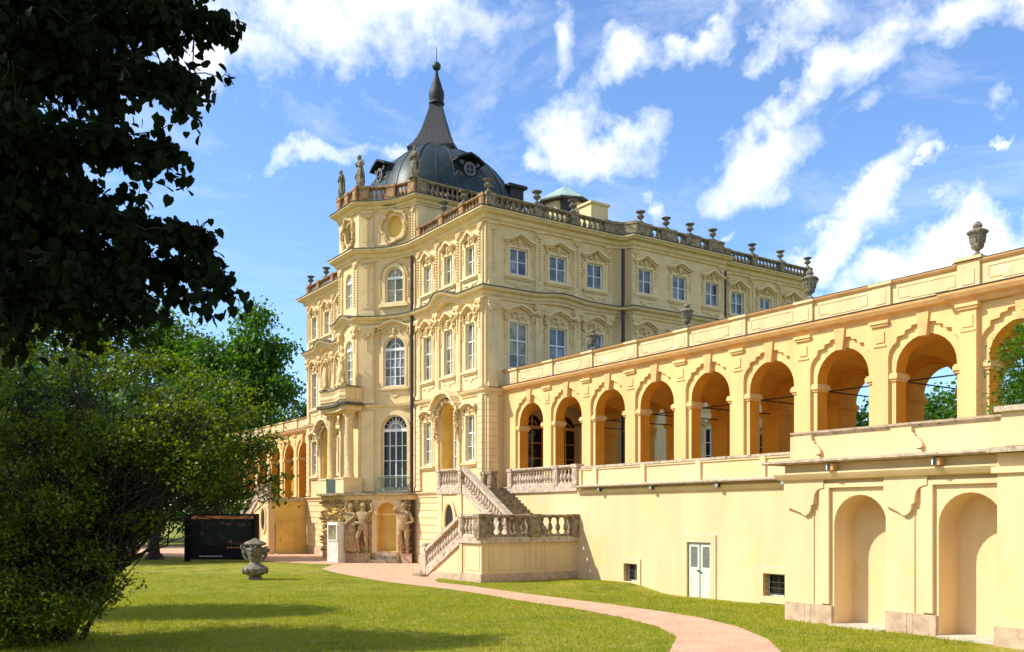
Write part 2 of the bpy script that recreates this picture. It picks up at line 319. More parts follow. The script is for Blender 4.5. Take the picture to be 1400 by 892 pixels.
def arc_pts(xc, zc, r, a0, a1, n, ry=None):
    ry = ry or r
    return [(xc+r*math.cos(a0+(a1-a0)*i/n), zc+ry*math.sin(a0+(a1-a0)*i/n)) for i in range(n+1)]
def open_poly(xc, zb, w, zt, kind):
    h = w/2
    if kind == 'r': return [(xc-h, zb), (xc+h, zb), (xc+h, zt), (xc-h, zt)]
    if kind == 'a': return [(xc-h, zb), (xc+h, zb)]+arc_pts(xc, zt-h, h, 0, PI, 14)
    if kind == 's':
        r = .22*w; return [(xc-h, zb), (xc+h, zb)]+arc_pts(xc, zt-r, h, 0, PI, 10, r)
    if kind == 'o': return arc_pts(xc, (zb+zt)/2, h, 0, 2*PI, 20, (zt-zb)/2)[:-1]
def wall_mb(L, z0, z1, ops, thick=.3, back=False, x0=0, border=None, ends=True):
    """wall in local frame: x along, y=0 the outer face, +y inwards; openings cut with reveals"""
    mb = MB(); outer = border or [(x0, z0), (x0+L, z0), (x0+L, z1), (x0, z1)]
    loops = [outer]+[open_poly(*o[:5]) for o in ops]
    allp = [p for lp in loops for p in lp]
    tr = tessellate_polygon([[Vector((p[0], p[1], 0)) for p in lp] for lp in loops])
    mb.add([(p[0], 0, p[1]) for p in allp], [tuple(t) for t in tr])
    if back: mb.add([(p[0], thick, p[1]) for p in allp], [tuple(t) for t in tr])
    n = len(outer)
    if ends: mb.add([(p[0], 0, p[1]) for p in outer]+[(p[0], thick, p[1]) for p in outer], [(i, (i+1) % n, (i+1) % n+n, i+n) for i in range(n)])
    for o, lp in zip(ops, loops[1:]):
        dep = o[5] if len(o) > 5 and o[5] else thick; n = len(lp)
        mb.add([(p[0], 0, p[1]) for p in lp]+[(p[0], dep, p[1]) for p in lp], [(i, (i+1) % n, (i+1) % n+n, i+n) for i in range(n)])
    return mb
def blind_mb(o):
    lp = open_poly(*o[:5]); dep = o[5]; tr = tessellate_polygon([[Vector((p[0], p[1], 0)) for p in lp]])
    return MB().add([(p[0], dep, p[1]) for p in lp], [tuple(t) for t in tr])
def ring_mb(outer, inner, y0, y1, mb=None):
    mb = mb or MB(); n = len(outer); k = len(inner)
    tr = tessellate_polygon([[Vector((p[0], p[1], 0)) for p in outer], [Vector((p[0], p[1], 0)) for p in inner]]); al = outer+inner
    mb.add([(p[0], y0, p[1]) for p in al], [tuple(t) for t in tr])
    for lp in (outer, inner):
        n = len(lp); mb.add([(p[0], y0, p[1]) for p in lp]+[(p[0], y1, p[1]) for p in lp], [(i, (i+1) % n, (i+1) % n+n, i+n) for i in range(n)])
    return mb
class Fac:
    def __init__(s, p0, p1):
        s.p0 = Vector(p0); s.t = Vector(p1)-Vector(p0); s.L = s.t.length; s.t.normalize(); s.n = Vector((s.t.y, -s.t.x)); s.a = math.atan2(s.t.y, s.t.x)
    def at(s, x, z=0, o=0):
        q = s.p0+s.t*x+s.n*o; return (q.x, q.y, z)

# ------------------------------------------------------------------ windows
WC = {}
def window(parent, fac, x, zb, w, h, kind='r', nx=2, nz=3, dep=.22, glass='glassf', name='window', zsplit=None, fr='white', label=None):
    key = (w, h, kind, nx, nz, dep, glass, zsplit, fr)
    if key not in WC:
        mb = MB(); b = .065; m = .045; y0 = dep-.06; y1 = dep+.03
        hr = h-w/2 if kind == 'a' else h
        mb.box(-w/2, -w/2+b, y0, y1, 0, hr); mb.box(w/2-b, w/2, y0, y1, 0, hr); mb.box(-w/2+b, w/2-b, y0, y1, 0, b)
        top = hr-b
        mb.box(-w/2+b, w/2-b, y0-.03 if kind == 'a' else y0, y1, hr-b-(.05 if kind == 'a' else 0), hr+(.06 if kind == 'a' else 0))
        xs = [-w/2+b+(w-2*b)*i/nx for i in range(nx+1)]
        zs = [b+(top-b)*i/nz for i in range(nz+1)]
        if zsplit: zs = [b]+[b+(top-b)*q for q in zsplit]+[top]
        for i in range(1, nx):
            mm = m*1.6 if (i*2 == nx) else m*1.0
            mb.box(xs[i]-mm/2, xs[i]+mm/2, y0+.005, y1, b, top)
        for i in range(1, len(zs)-1):
            mm = m*1.6 if (zsplit and i == len(zs)-2) else m*.9
            mb.box(-w/2+b, w/2-b, y0+.012, y1, zs[i]-mm/2, zs[i]+mm/2)
        panes = []
        for i in range(nx):
            for j in range(len(zs)-1):
                pm = MB().box(xs[i], xs[i+1], dep, dep+.012, zs[j], zs[j+1]).mesh('pane', M[glass]); panes.append(pm)
        if kind == 'a':
            r = w/2; o_ = arc_pts(0, hr, r, 0, PI, 16); i_ = arc_pts(0, hr, r-b, 0, PI, 16)
            lp = o_+list(reversed(i_)); mb.prism(lp, y0, y1)
            mb.box(-m*.7, m*.7, y0+.005, y1, hr, hr+r-b)
            for sg in (-1, 1):
                mb.prism(arc_pts(0, hr, r*.5, 0, PI, 10)+list(reversed(arc_pts(0, hr, r*.5-.035, 0, PI, 10))), y0+.01, y1) if sg == 1 else None
                q = (0, PI/2) if sg > 0 else (PI/2, PI)
                panes.append(MB().prism([(0, hr)]+arc_pts(0, hr, r-.02, q[0], q[1], 8), dep, dep+.012).mesh('pane', M[glass]))
        WC[key] = (mb.mesh('window_frame', M[fr]), panes)
    me, panes = WC[key]
    o = obj(name, me, parent, fac.at(x, zb), fac.a)
    for p in panes: obj('pane', p, o)
    if label: o['label'] = label
    return o
rng = random.Random(5)
SURC = {}
def surround(parent, fac, x, zb, w, h, style, kind='r'):
    """stucco frame, sill and hood with carved ornament round a window"""
    key = (w, h, style, kind)
    if key not in SURC:
        mb = MB(); b = .15
        inn = open_poly(0, 0, w, h, kind); outp = open_poly(0, -b*.6, w+2*b, h+b, kind if kind != 'r' else 'r')
        ring_mb(outp, inn, -.07, 0, mb)
        ring_mb(open_poly(0, -b*.6-.1, w+2*b+.3, h+b+.12, kind), open_poly(0, -b*.6, w+2*b, h+b, kind), -.03, 0, mb)
        sb = -.12
        mb.box(-w/2-.34, w/2+.34, -.2, 0, sb-.10, sb); mb.box(-w/2-.28, w/2+.28, -.13, 0, sb-.19, sb-.10)
        if style != 'piano':     # apron below the sill with a scroll edge
            a = [(-w/2-.24, sb-.2), (w/2+.24, sb-.2), (w/2+.24, sb-.38), (w/2, sb-.44), (w*.25, sb-.42), (0, sb-.6), (-w*.25, sb-.42), (-w/2, sb-.44), (-w/2-.24, sb-.38)]
            mb.prism(a, -.05, 0)
        orn = MB(); top = h+b+.10; R = random.Random(len(SURC)+3)
        if style == 'top':      # shallow pediment
            k = w/2+(.42 if w > 1.1 else .24); pts = [(-k, top+.28), (-k*.62, top+.34), (-k*.3, top+.52), (0, top+.60), (k*.3, top+.52), (k*.62, top+.34), (k, top+.28)]
            th = .13; dpt = .30; oh = -.04
        elif style == 'topt':
            k = w/2+(.42 if w > 1.1 else .24); pts = [(-k, top+.22), (-k*.7, top+.25), (0, top+.62), (k*.7, top+.25), (k, top+.22)]; th = .13; dpt = .30
        elif style == 'mid':
            k = w/2+(.50 if w > 1.1 else .30); pts = [(-k, top+.50), (-k*.85, top+.44), (-k*.70, top+.47), (-k*.50, top+.62), (-k*.25, top+.72), (0, top+.80), (k*.25, top+.72), (k*.50, top+.62), (k*.70, top+.47), (k*.85, top+.44), (k, top+.50)]; th = .11; dpt = .30
        else:
            k = w/2+.38; pts = [(-k, top+.30), (-k*.8, top+.30), (-k*.5, top+.45), (0, top+.52), (k*.5, top+.45), (k*.8, top+.30), (k, top+.30)]; th = .14; dpt = .34
        lo = list(reversed([(px, pz-th) for px, pz in pts])); mb.prism(pts+lo, -dpt, 0)
        lo2 = list(reversed([(px*.93, pz-th-.08) for px, pz in pts])); mb.prism([(px*.93, pz-th) for px, pz in pts]+lo2, -dpt*.6, 0)
        zc = top+.02
        for i in range(26 if style != 'top' else 20):   # rocaille
            px = R.uniform(-w*.42, w*.42); pz = zc+R.uniform(-.12, .34)*(1-.5*abs(px)/(w*.5))
            orn.blob(px, -.05, pz, R.uniform(.05, .10), R.uniform(.05, .10), R.uniform(.04, .08))
        orn.blob(0, -.08, zc+.12, .13, .12, .18); orn.blob(0, -.10, zc-.10, .07, .08, .12)
        for sg in (-1, 1):
            for i in range(7): orn.blob(sg*(w/2+.28+.05*math.sin(i*1.4)), -.04, h-.1-.17*i*(.75), .055, .05, .075)
            for i in range(5): orn.blob(sg*(k*.86-.03*i), -.10, top+.2-.09*i, .07, .09, .06)
            if style in ('mid', 'piano'):
                for i in range(6): orn.blob(sg*(w/2+.30+R.uniform(-.08, .08)), -.12, top+R.uniform(-.1, .3), .09, .12, .08)
        SURC[key] = (mb.mesh('window_surround', M['trim']), orn.mesh('stucco_ornament', M['orn'], True))
    me, om = SURC[key]; o = obj('window_surround', me, parent, fac.at(x, zb), fac.a); obj('stucco_ornament', om, o); return o
PILC = {}
def pilaster(parent, fac, x, z0, z1, w=.5, d=.10, style='a', m='trim'):
    key = (round(z1-z0, 2), w, d, style, m)
    if key not in PILC:
        H = z1-z0; mb = MB(); mb.box(-w/2, w/2, -d, 0, 0, H)
        mb.box(-w/2-.06, w/2+.06, -d-.06, 0, 0, .22); mb.box(-w/2-.03, w/2+.03, -d-.03, 0, .22, .30)
        orn = MB()
        if style == 'a':       # top storey: husk drops
            mb.box(-w/2+.09, w/2-.09, -d-.025, -d+.01, .5, H-.75)
            mb.box(-w/2-.05, w/2+.05, -d-.06, 0, H-.12, H)
            orn.blob(0, -d-.05, H-.34, w*.36, .10, .16)
            for i in range(14): orn.blob(0, -d-.06, H-.62-.165*i, .085*(1-.03*i), .085, .055)
            for sg in (-1, 1): orn.blob(sg*w*.33, -d-.04, H-.25, .09, .09, .10)
        elif style == 'c':     # composite capital
            mb.box(-w/2+.09, w/2-.09, -d-.025, -d+.01, .5, H-1.0)
            mb.taper(0, -d/2-.03, H-.7, H-.12, w*.48, d*.6, w*.62, d*.6+.10); mb.box(-w*.68, w*.68, -d-.16, 0, H-.12, H)
            R = random.Random(4)
            for i in range(16): orn.blob(R.uniform(-w*.5, w*.5), -d-.06-R.uniform(0, .06), H-.68+R.uniform(0, .5), .07, .08, .08)
            for sg in (-1, 1): orn.blob(sg*w*.55, -d-.10, H-.22, .12, .12, .11)
            for i in range(6): orn.blob(0, -d-.04, H-.85-.14*i, .07*(1-.1*i), .06, .06)
        elif style == 'q':     # toothed rustic strip
            for i in range(int(H/.36)): mb.box(-w/2-.02, w/2+.02, -d-.03, 0, .35+.36*i, .35+.36*i+.32) if .35+.36*i+.32 < H-.1 else None
        PILC[key] = (mb.mesh('pilaster', M[m]), orn.mesh('capital_ornament', M['orn'], True) if orn.v else None)
    me, om = PILC[key]; o = obj('pilaster', me, parent, fac.at(x, z0), fac.a)
    if om: obj('capital_ornament', om, o)
    return o

# ------------------------------------------------------------------ balusters, vases, figures
BPROF = [(.085, 0), (.085, .06), (.05, .10), (.055, .14), (.105, .24), (.115, .32), (.085, .42), (.05, .52), (.045, .58), (.07, .62), (.05, .66), (.085, .70), (.085, .76)]
def bal_prof(h, k=1.0): return [(r*k, z*h/.76) for r, z in BPROF]
VPROF = {'roof': [(.22, 0), (.22, .08), (.10, .14), (.07, .22), (.12, .28), (.24, .36), (.28, .46), (.20, .54), (.14, .60), (.17, .66), (.34, .74), (.36, .80), (.30, .82), (.02, .83)],
         'arc': [(.30, 0), (.30, .10), (.16, .18), (.10, .26), (.13, .32), (.30, .42), (.36, .55), (.34, .62), (.39, .70), (.44, 1.02), (.46, 1.10), (.54, 1.16), (.55, 1.26), (.44, 1.32), (.30, 1.38), (.20, 1.44), (.24, 1.54), (.20, 1.66), (.10, 1.74), (.02, 1.78)]}
def vase_mesh(kind, m):
    mb = MB().lathe(VPROF[kind], 14)
    if kind == 'roof': mb.box(-.26, .26, -.26, .26, -.10, .0)
    else:
        mb.box(-.36, .36, -.36, .36, -.12, .0)
        for j in range(14):
            a = 2*PI*j/14; mb.tube([(.37*math.cos(a), .37*math.sin(a), .68), (.43*math.cos(a), .43*math.sin(a), 1.04)], .045, 5)
            mb.blob(.5*math.cos(a), .5*math.sin(a), 1.2, .10, .10, .06, 5, 2)
        for j in range(9):
            a = 2*PI*j/9; mb.blob(.18*math.cos(a), .18*math.sin(a), 1.54, .10, .10, .10, 5, 2)
    return mb.mesh('stone_vase', m, True)
def figure(name, pose, height, m, seed=0, robe=True, parent=None, loc=(0, 0, 0), rz=0, tex=.05):
    """standing carved figure grown with a skin modifier from a posed skeleton (height 1.75 units, scaled)"""
    P = {'pel': (0, 0, .95), 'chest': (0, 0, 1.30), 'neck': (0, 0, 1.48), 'head': (0, -.02, 1.64), 'top': (0, -.01, 1.74),
         'shl': (-.20, 0, 1.40), 'ell': (-.34, .02, 1.15), 'hal': (-.25, -.2, 1.02), 'shr': (.20, 0, 1.40), 'elr': (.36, 0, 1.18), 'har': (.30, -.22, 1.30),
         'hpl': (-.10, 0, .88), 'knl': (-.14, -.10, .50), 'ftl': (-.15, .0, .06), 'tol': (-.17, -.17, .02), 'hpr': (.10, 0, .88), 'knr': (.12, -.03, .48), 'ftr': (.13, .05, .06), 'tor': (.16, -.12, .02)}
    P.update(pose); R = {'pel': .15, 'chest': .16, 'neck': .065, 'head': .105, 'top': .07, 'shl': .075, 'ell': .052, 'hal': .042, 'shr': .075, 'elr': .052, 'har': .042,
         'hpl': .11, 'knl': .075, 'ftl': .05, 'tol': .035, 'hpr': .11, 'knr': .075, 'ftr': .05, 'tor': .035}
    E = [('pel', 'chest'), ('chest', 'neck'), ('neck', 'head'), ('head', 'top'), ('chest', 'shl'), ('shl', 'ell'), ('ell', 'hal'), ('chest', 'shr'), ('shr', 'elr'), ('elr', 'har'),
         ('pel', 'hpl'), ('hpl', 'knl'), ('knl', 'ftl'), ('ftl', 'tol'), ('pel', 'hpr'), ('hpr', 'knr'), ('knr', 'ftr'), ('ftr', 'tor')]
    ks = list(P); me = bpy.data.meshes.new('tmp'); me.from_pydata([P[k] for k in ks], [(ks.index(a), ks.index(b)) for a, b in E], [])
    o = bpy.data.objects.new('tmp', me); COL.objects.link(o)
    sk = o.modifiers.new('s', 'SKIN'); sk.use_smooth_shade = True
    for i, k in enumerate(ks): me.skin_vertices[0].data[i].radius = (R[k]*(1.1 if k in ('chest', 'pel') else 1), R[k])
    me.skin_vertices[0].data[ks.index('pel')].use_root = True
    ss = o.modifiers.new('u', 'SUBSURF'); ss.levels = 1
    dg = bpy.context.evaluated_depsgraph_get(); ev = o.evaluated_get(dg); em = bpy.data.meshes.new_from_object(ev)
    bm = MB(); bm.add([v.co[:] for v in em.vertices], [tuple(p.vertices) for p in em.polygons])
    bpy.data.objects.remove(o); bpy.data.meshes.remove(em); bpy.data.meshes.remove(me)
    Rn = random.Random(seed)
    hx, hy, hz = P['head']
    bm.blob(hx, hy-.10, hz-.01, .022, .035, .03); bm.blob(hx, hy+.04, hz+.05, .12, .10, .12); bm.blob(hx, hy+.09, hz-.05, .07, .06, .08)
    for i in range(7): bm.blob(hx+Rn.uniform(-.09, .09), hy+Rn.uniform(-.02, .1), hz+Rn.uniform(.02, .13), .04, .04, .04)
    if robe:   # folded drapery from the hips down and over one shoulder
        seg = 20; vs = []; fs = []; lv = 7
        for i in range(lv):
            t = i/(lv-1); z = 1.02-.96*t; rr = .15+.055*t
            cx = (P['knl'][0]+P['knr'][0])/2*t*.6; cy = -.05*math.sin(t*PI)
            for j in range(seg):
                a = 2*PI*j/seg; f = 1+.16*math.sin(a*5+seed+t*1.3)*(.3+t); vs.append((cx+rr*1.15*f*math.cos(a), cy+rr*.85*f*math.sin(a), z+.03*math.sin(a*3+seed)))
        fs = [(i*seg+j, i*seg+(j+1) % seg, (i+1)*seg+(j+1) % seg, (i+1)*seg+j) for i in range(lv-1) for j in range(seg)]; bm.add(vs, fs)
        sx = 1 if seed % 2 else -1
        bm.tube([(sx*.22, .0, 1.45), (sx*.10, -.16, 1.25), (-sx*.12, -.17, 1.08), (-sx*.24, -.02, .95), (-sx*.27, .05, .6), (-sx*.26, .06, .15)], [.05, .05, .05, .06, .06, .07], 7)
        bm.tube([(sx*.24, .06, 1.42), (sx*.28, .12, 1.0), (sx*.26, .12, .5), (sx*.24, .10, .1)], [.05, .06, .07, .07], 7)
    s = height/1.75; bm.v = [(x*s, y*s, z*s) for x, y, z in bm.v]
    me = bm.mesh(name, m, True)
    return obj(name, me, parent, loc, rz)

# ------------------------------------------------------------------ ground
def sst(a, b, x): t = np.clip((x-a)/(b-a), 0, 1); return t*t*(3-2*t)
def gz(x, y):
    x = np.asarray(x, float); y = np.asarray(y, float)
    dip = -.34*sst(-30.4, -27.6, x)*(1-sst(-21.5, -18, x))*sst(22.6, 25.6, y)*(1-sst(34, 40, y))
    mound = .12*np.exp(-((x+30.4)/2.0)**2-((y-24.9)/1.5)**2)
    r = np.hypot(x, y); rise = 1.3*(1-sst(4, 14, r))
    return dip+mound+rise
GRAVEL = [(-62, 19.2), (-58.5, 20.6), (-55.24, 20.9), (-52.45, 21.9), (-51.6, 22.5), (-49.9, 21.4), (-47.85, 20.1), (-45, 19.4), (-42.45, 18.99), (-37.23, 18.41), (-34.56, 18.45), (-31.5, 18.6), (-28.5, 18.4), (-26.25, 18.05), (-22.92, 17.94), (-19.95, 17.47),
          (-17.7, 16.76), (-15.96, 15.71), (-14.33, 13.89), (-12.16, 11.16), (-9, 7.5), (-5, 4.5), (-3.5, 6.5), (-7.5, 10), (-10.73, 13.24), (-12.99, 15.86), (-14.47, 17.2), (-16.52, 18.49), (-18.65, 19.3), (-20.7, 19.6), (-23.38, 19.8),
          (-26.31, 19.85), (-29.03, 19.95), (-32.3, 20.2), (-35.01, 20.1), (-36.2, 20.6), (-37.4, 21.5), (-40.5, 24.6), (-42.0, 24.6), (-42.0, 27.6), (-80, 27.6), (-92, 26), (-92, 14.5), (-85, 15.0), (-76, 16), (-69, 17)]
def inpoly(x, y, poly):
    x = np.asarray(x); y = np.asarray(y); ins = np.zeros(x.shape, bool); n = len(poly)
    for i in range(n):
        x0, y0 = poly[i]; x1, y1 = poly[(i+1) % n]
        c = ((y0 > y) != (y1 > y)) & (x < (x1-x0)*(y-y0)/((y1-y0) or 1e-9)+x0); ins ^= c
    return ins
def axis(lo, hi, st, far):
    a = list(np.arange(lo, hi+.01, st)); q = st
    while a[-1] < far: q *= 1.35; a.append(a[-1]+q)
    q = st
    while a[0] > -far: q *= 1.35; a.insert(0, a[0]-q)
    return np.array(a)
gx = axis(-80, 6, .6, 2500); gy = axis(-8, 44, .6, 2500); XX, YY = np.meshgrid(gx, gy); ZZ = gz(XX, YY)
nx_, ny_ = len(gx), len(gy)
mb = MB(); mb.v = [tuple(p) for p in np.stack([XX.ravel(), YY.ravel(), ZZ.ravel()], 1).tolist()]
mb.f = [(j*nx_+i, j*nx_+i+1, (j+1)*nx_+i+1, (j+1)*nx_+i) for j in range(ny_-1) for i in range(nx_-1)]
mg = bpy.data.materials.new('mown_grass'); mg.use_nodes = True; t = mg.node_tree; b = t.nodes['Principled BSDF']; b.inputs['Roughness'].default_value = .8; b.inputs['Specular IOR Level'].default_value = .15
geo = nd(t, 'ShaderNodeNewGeometry')
n1 = nd(t, 'ShaderNodeTexNoise', i_Scale=.5, i_Detail=8.0, i_Roughness=.72); lk(t, geo.outputs['Position'], n1.inputs['Vector'])
n2 = nd(t, 'ShaderNodeTexNoise', i_Scale=9.0, i_Detail=5.0); lk(t, geo.outputs['Position'], n2.inputs['Vector'])
cr = nd(t, 'ShaderNodeValToRGB'); lk(t, n1.outputs['Fac'], cr.inputs[0])
cr.color_ramp.elements[0].position = .36; cr.color_ramp.elements[0].color = (.085, .145, .008, 1); cr.color_ramp.elements[1].position = .72; cr.color_ramp.elements[1].color = (.42, .33, .05, 1)
e = cr.color_ramp.elements.new(.5); e.color = (.26, .275, .012, 1)
n5 = nd(t, 'ShaderNodeTexNoise', i_Scale=1.7, i_Detail=7.0, i_Roughness=.7); lk(t, geo.outputs['Position'], n5.inputs['Vector']); m5 = nd(t, 'ShaderNodeMapRange'); lk(t, n5.outputs['Fac'], m5.inputs['Value']); m5.inputs['From Min'].default_value = .48; m5.inputs['From Max'].default_value = .66
x5 = nd(t, 'ShaderNodeMix', data_type='RGBA'); lk(t, m5.outputs[0], x5.inputs[0]); lk(t, cr.outputs[0], x5.inputs[6]); x5.inputs[7].default_value = (.44, .34, .10, 1)
mx = nd(t, 'ShaderNodeMix', data_type='RGBA', blend_type='MULTIPLY'); mx.inputs[0].default_value = .85; lk(t, x5.outputs[2], mx.inputs[6])
mr = nd(t, 'ShaderNodeMapRange'); lk(t, n2.outputs['Fac'], mr.inputs['Value']); mr.inputs['From Min'].default_value = .3; mr.inputs['From Max'].default_value = .7; mr.inputs['To Min'].default_value = .35; mr.inputs['To Max'].default_value = 1.35
cc = nd(t, 'ShaderNodeCombineXYZ'); [lk(t, mr.outputs[0], cc.inputs[i]) for i in range(3)]; lk(t, cc.outputs[0], mx.inputs[7]); lk(t, mx.outputs[2], b.inputs['Base Color'])
n4 = nd(t, 'ShaderNodeTexNoise', i_Scale=45.0, i_Detail=4.0); lk(t, geo.outputs['Position'], n4.inputs['Vector'])
bp = nd(t, 'ShaderNodeBump', i_Strength=.6, i_Distance=.06); lk(t, n4.outputs['Fac'], bp.inputs['Height']); lk(t, bp.outputs[0], b.inputs['Normal'])
go = struct('lawn', mb, mg)
mgv = mat('pink_gravel', (.67, .405, .25), .14, 1.2, .6, 55, rough=.95, base2=(.57, .33, .20), spots=(.74, .50, .35), sps=14, spt=.56)
mb = MB().prism_z(GRAVEL, -.3, .014); mb2 = MB()
pv = [(x, y) for x, y in GRAVEL]; tr = tessellate_polygon([[Vector((x, y, 0)) for x, y in pv]])
mb2.add([(x, y, .014+float(gz(x, y))*(1 if x > -16 else 0)) for x, y in pv], [tuple(q) for q in tr]); struct('gravel_path', mb2, mgv)
# grass blades on the part of the lawn near enough to show them
rn = np.random.default_rng(11)
def grass(n, D0, D1, Lk, name, hmin, hmax, w):
    D = np.sqrt(rn.uniform(D0**2, D1**2, n)); L = rn.uniform(-.58, .50, n)*D
    x = D*VD[0]+L*VR[0]; y = D*VD[1]+L*VR[1]
    keep = ~inpoly(x+rn.normal(0, .07, n), y+rn.normal(0, .07, n), GRAVEL) & ~((y > 26.6)) & ~((x > -17.0) & (y > 20.9)) & ~((x > -39.8) & (x < -33.7) & (y > 21.4))
    x, y = x[keep], y[keep]; z = gz(x, y); n = len(x)
    a = rn.uniform(0, 2*PI, n); h = rn.uniform(hmin, hmax, n); dx = np.cos(a)*w; dy = np.sin(a)*w; lx = rn.normal(0, .02, n); ly = rn.normal(0, .02, n)
    V = np.empty((n, 3, 3)); V[:, 0] = np.stack([x-dx, y-dy, z-.01], 1); V[:, 1] = np.stack([x+dx, y+dy, z-.01], 1); V[:, 2] = np.stack([x+lx, y+ly, z+h], 1)
    me = bpy.data.meshes.new(name); me.vertices.add(n*3); me.vertices.foreach_set('co', V.ravel()); me.loops.add(n*3); me.loops.foreach_set('vertex_index', np.arange(n*3))
    me.polygons.add(n); me.polygons.foreach_set('loop_start', np.arange(0, n*3, 3)); me.polygons.foreach_set('loop_total', np.full(n, 3)); me.update()
    me.materials.append(leaf_mat('grass_blade', (.20, .27, .010), (.36, .33, .025), .3, .6)); o = obj(name, me); o['kind'] = 'stuff'; return o
def pebbles(n):
    D = np.sqrt(rn.uniform(17**2, 60**2, n)); L = rn.uniform(-.3, .4, n)*D; x = D*VD[0]+L*VR[0]; y = D*VD[1]+L*VR[1]; k = inpoly(x, y, GRAVEL) & (y < 26.5) & ~((x > -40.2) & (y > 21.3)) & ~((x < -50) & (y > 23)); x, y = x[k], y[k]; n = len(x); s_ = rn.uniform(.008, .028, n)
    T4 = np.array([(1, 0, -.3), (-.5, .87, -.3), (-.5, -.87, -.3), (0, 0, .7)]); F4 = np.array([(0, 1, 3), (1, 2, 3), (2, 0, 3)]); a = rn.uniform(0, 6.28, n); c, s2 = np.cos(a)[:, None], np.sin(a)[:, None]
    P = T4[None]*s_[:, None, None]; V = np.stack([P[..., 0]*c-P[..., 1]*s2+x[:, None], P[..., 0]*s2+P[..., 1]*c+y[:, None], P[..., 2]+.018+(gz(x, y)*(x > -16))[:, None]], -1)
    me = bpy.data.meshes.new('pebbles'); me.from_pydata(V.reshape(-1, 3).tolist(), [], (F4[None]+(np.arange(n)*4)[:, None, None]).reshape(-1, 3).tolist()); me.materials.append(mgv); o = obj('pebbles', me); o['kind'] = 'stuff'
pebbles(45000)
grass(330000, 18.5, 46, .5, 'grass', .025, .06, .008)
grass(60000, 18.5, 34, .5, 'tall_grass', .05, .11, .010)

# ================================================================== PALACE
XC2 = -110.2                                   # mirror constant: x' = XC2 - x about the palace axis
pal = thing('palace', 'pale yellow baroque palace with a green domed centre pavilion and rows of white windows', 'palace', (-55.1, 27.3, 0))
class _P: pass
def at_world(o):  # palace parts are given in world coordinates
    o.location = Vector(o.location)-pal.location; return o
PAL = thing('tmp', 'x y z w', 'x'); bpy.data.objects.remove(PAL)
pal.location = (0, 0, 0)
def lerp(a, b, t): return (a[0]+(b[0]-a[0])*t, a[1]+(b[1]-a[1])*t)
C_ = (-53.6, 25.0); B_ = (-50.2, 27.3); ch = Vector((B_[0]-C_[0], B_[1]-C_[1])); chn = Vector((-ch.y, ch.x)).normalized()   # inward
def bay(t, sag): p = lerp(C_, B_, t); q = Vector(p)+chn*(4*sag*t*(1-t)); return (q.x, q.y)
T1, T2 = .27, .87
K0, K1, K2, K3 = C_, bay(T1, .42), bay(T2, .80), B_
mirp = lambda p: (XC2-p[0], p[1])
curveR = [bay(i/8, .47) for i in range(9)]     # concave bay, from pavilion corner to the wing
curveL = [mirp(p) for p in reversed(curveR)]
MID0, MID1 = (-41.6, 37.3), (-41.6, 45.0)
trA = [(-42.4, 36.3), (-42.3, 36.75), (-41.95, 37.2), MID0]
trB = [MID1, (-41.95, 45.1), (-42.3, 45.55), (-42.4, 46.0)]
side = [(-42.4, 27.3)]+trA+trB+[(-42.4, 55.0)]
ring_full = [(-67.8, 55.0), (-67.8, 27.3), (-60.0, 27.3)]+curveL[1:]+curveR+side
def palw(name, mb, m='wall', smooth=False, stuff=False): return part(name, mb, M[m], pal, smooth=smooth, stuff=stuff)
F = {}
F['rw'] = Fac((-50.2, 27.3), (-42.4, 27.3)); F['lw'] = Fac((-67.8, 27.3), (-60.0, 27.3))
F['s1'] = Fac((-42.4, 27.3), (-42.4, 36.3)); F['s2'] = Fac(MID0, MID1); F['s3'] = Fac((-42.4, 46.0), (-42.4, 55.0))
F['tf'] = Fac(mirp(C_), C_)
F['ta'] = Fac(K0, K1); F['tb'] = Fac(K1, K2); F['tc'] = Fac(K2, K3)
F['tla'] = Fac(mirp(K1), mirp(K0)); F['tlb'] = Fac(mirp(K2), mirp(K1)); F['tlc'] = Fac(mirp(K3), mirp(K2))
WT = 19.15
def fwall(k, ops=(), z0=0, z1=WT, m='wall', thick=.35, name='wall'):
    f = F[k]; return part(name, wall_mb(f.L, z0, z1, list(ops), thick, ends=False), M[m], pal, f.at(0), f.a)
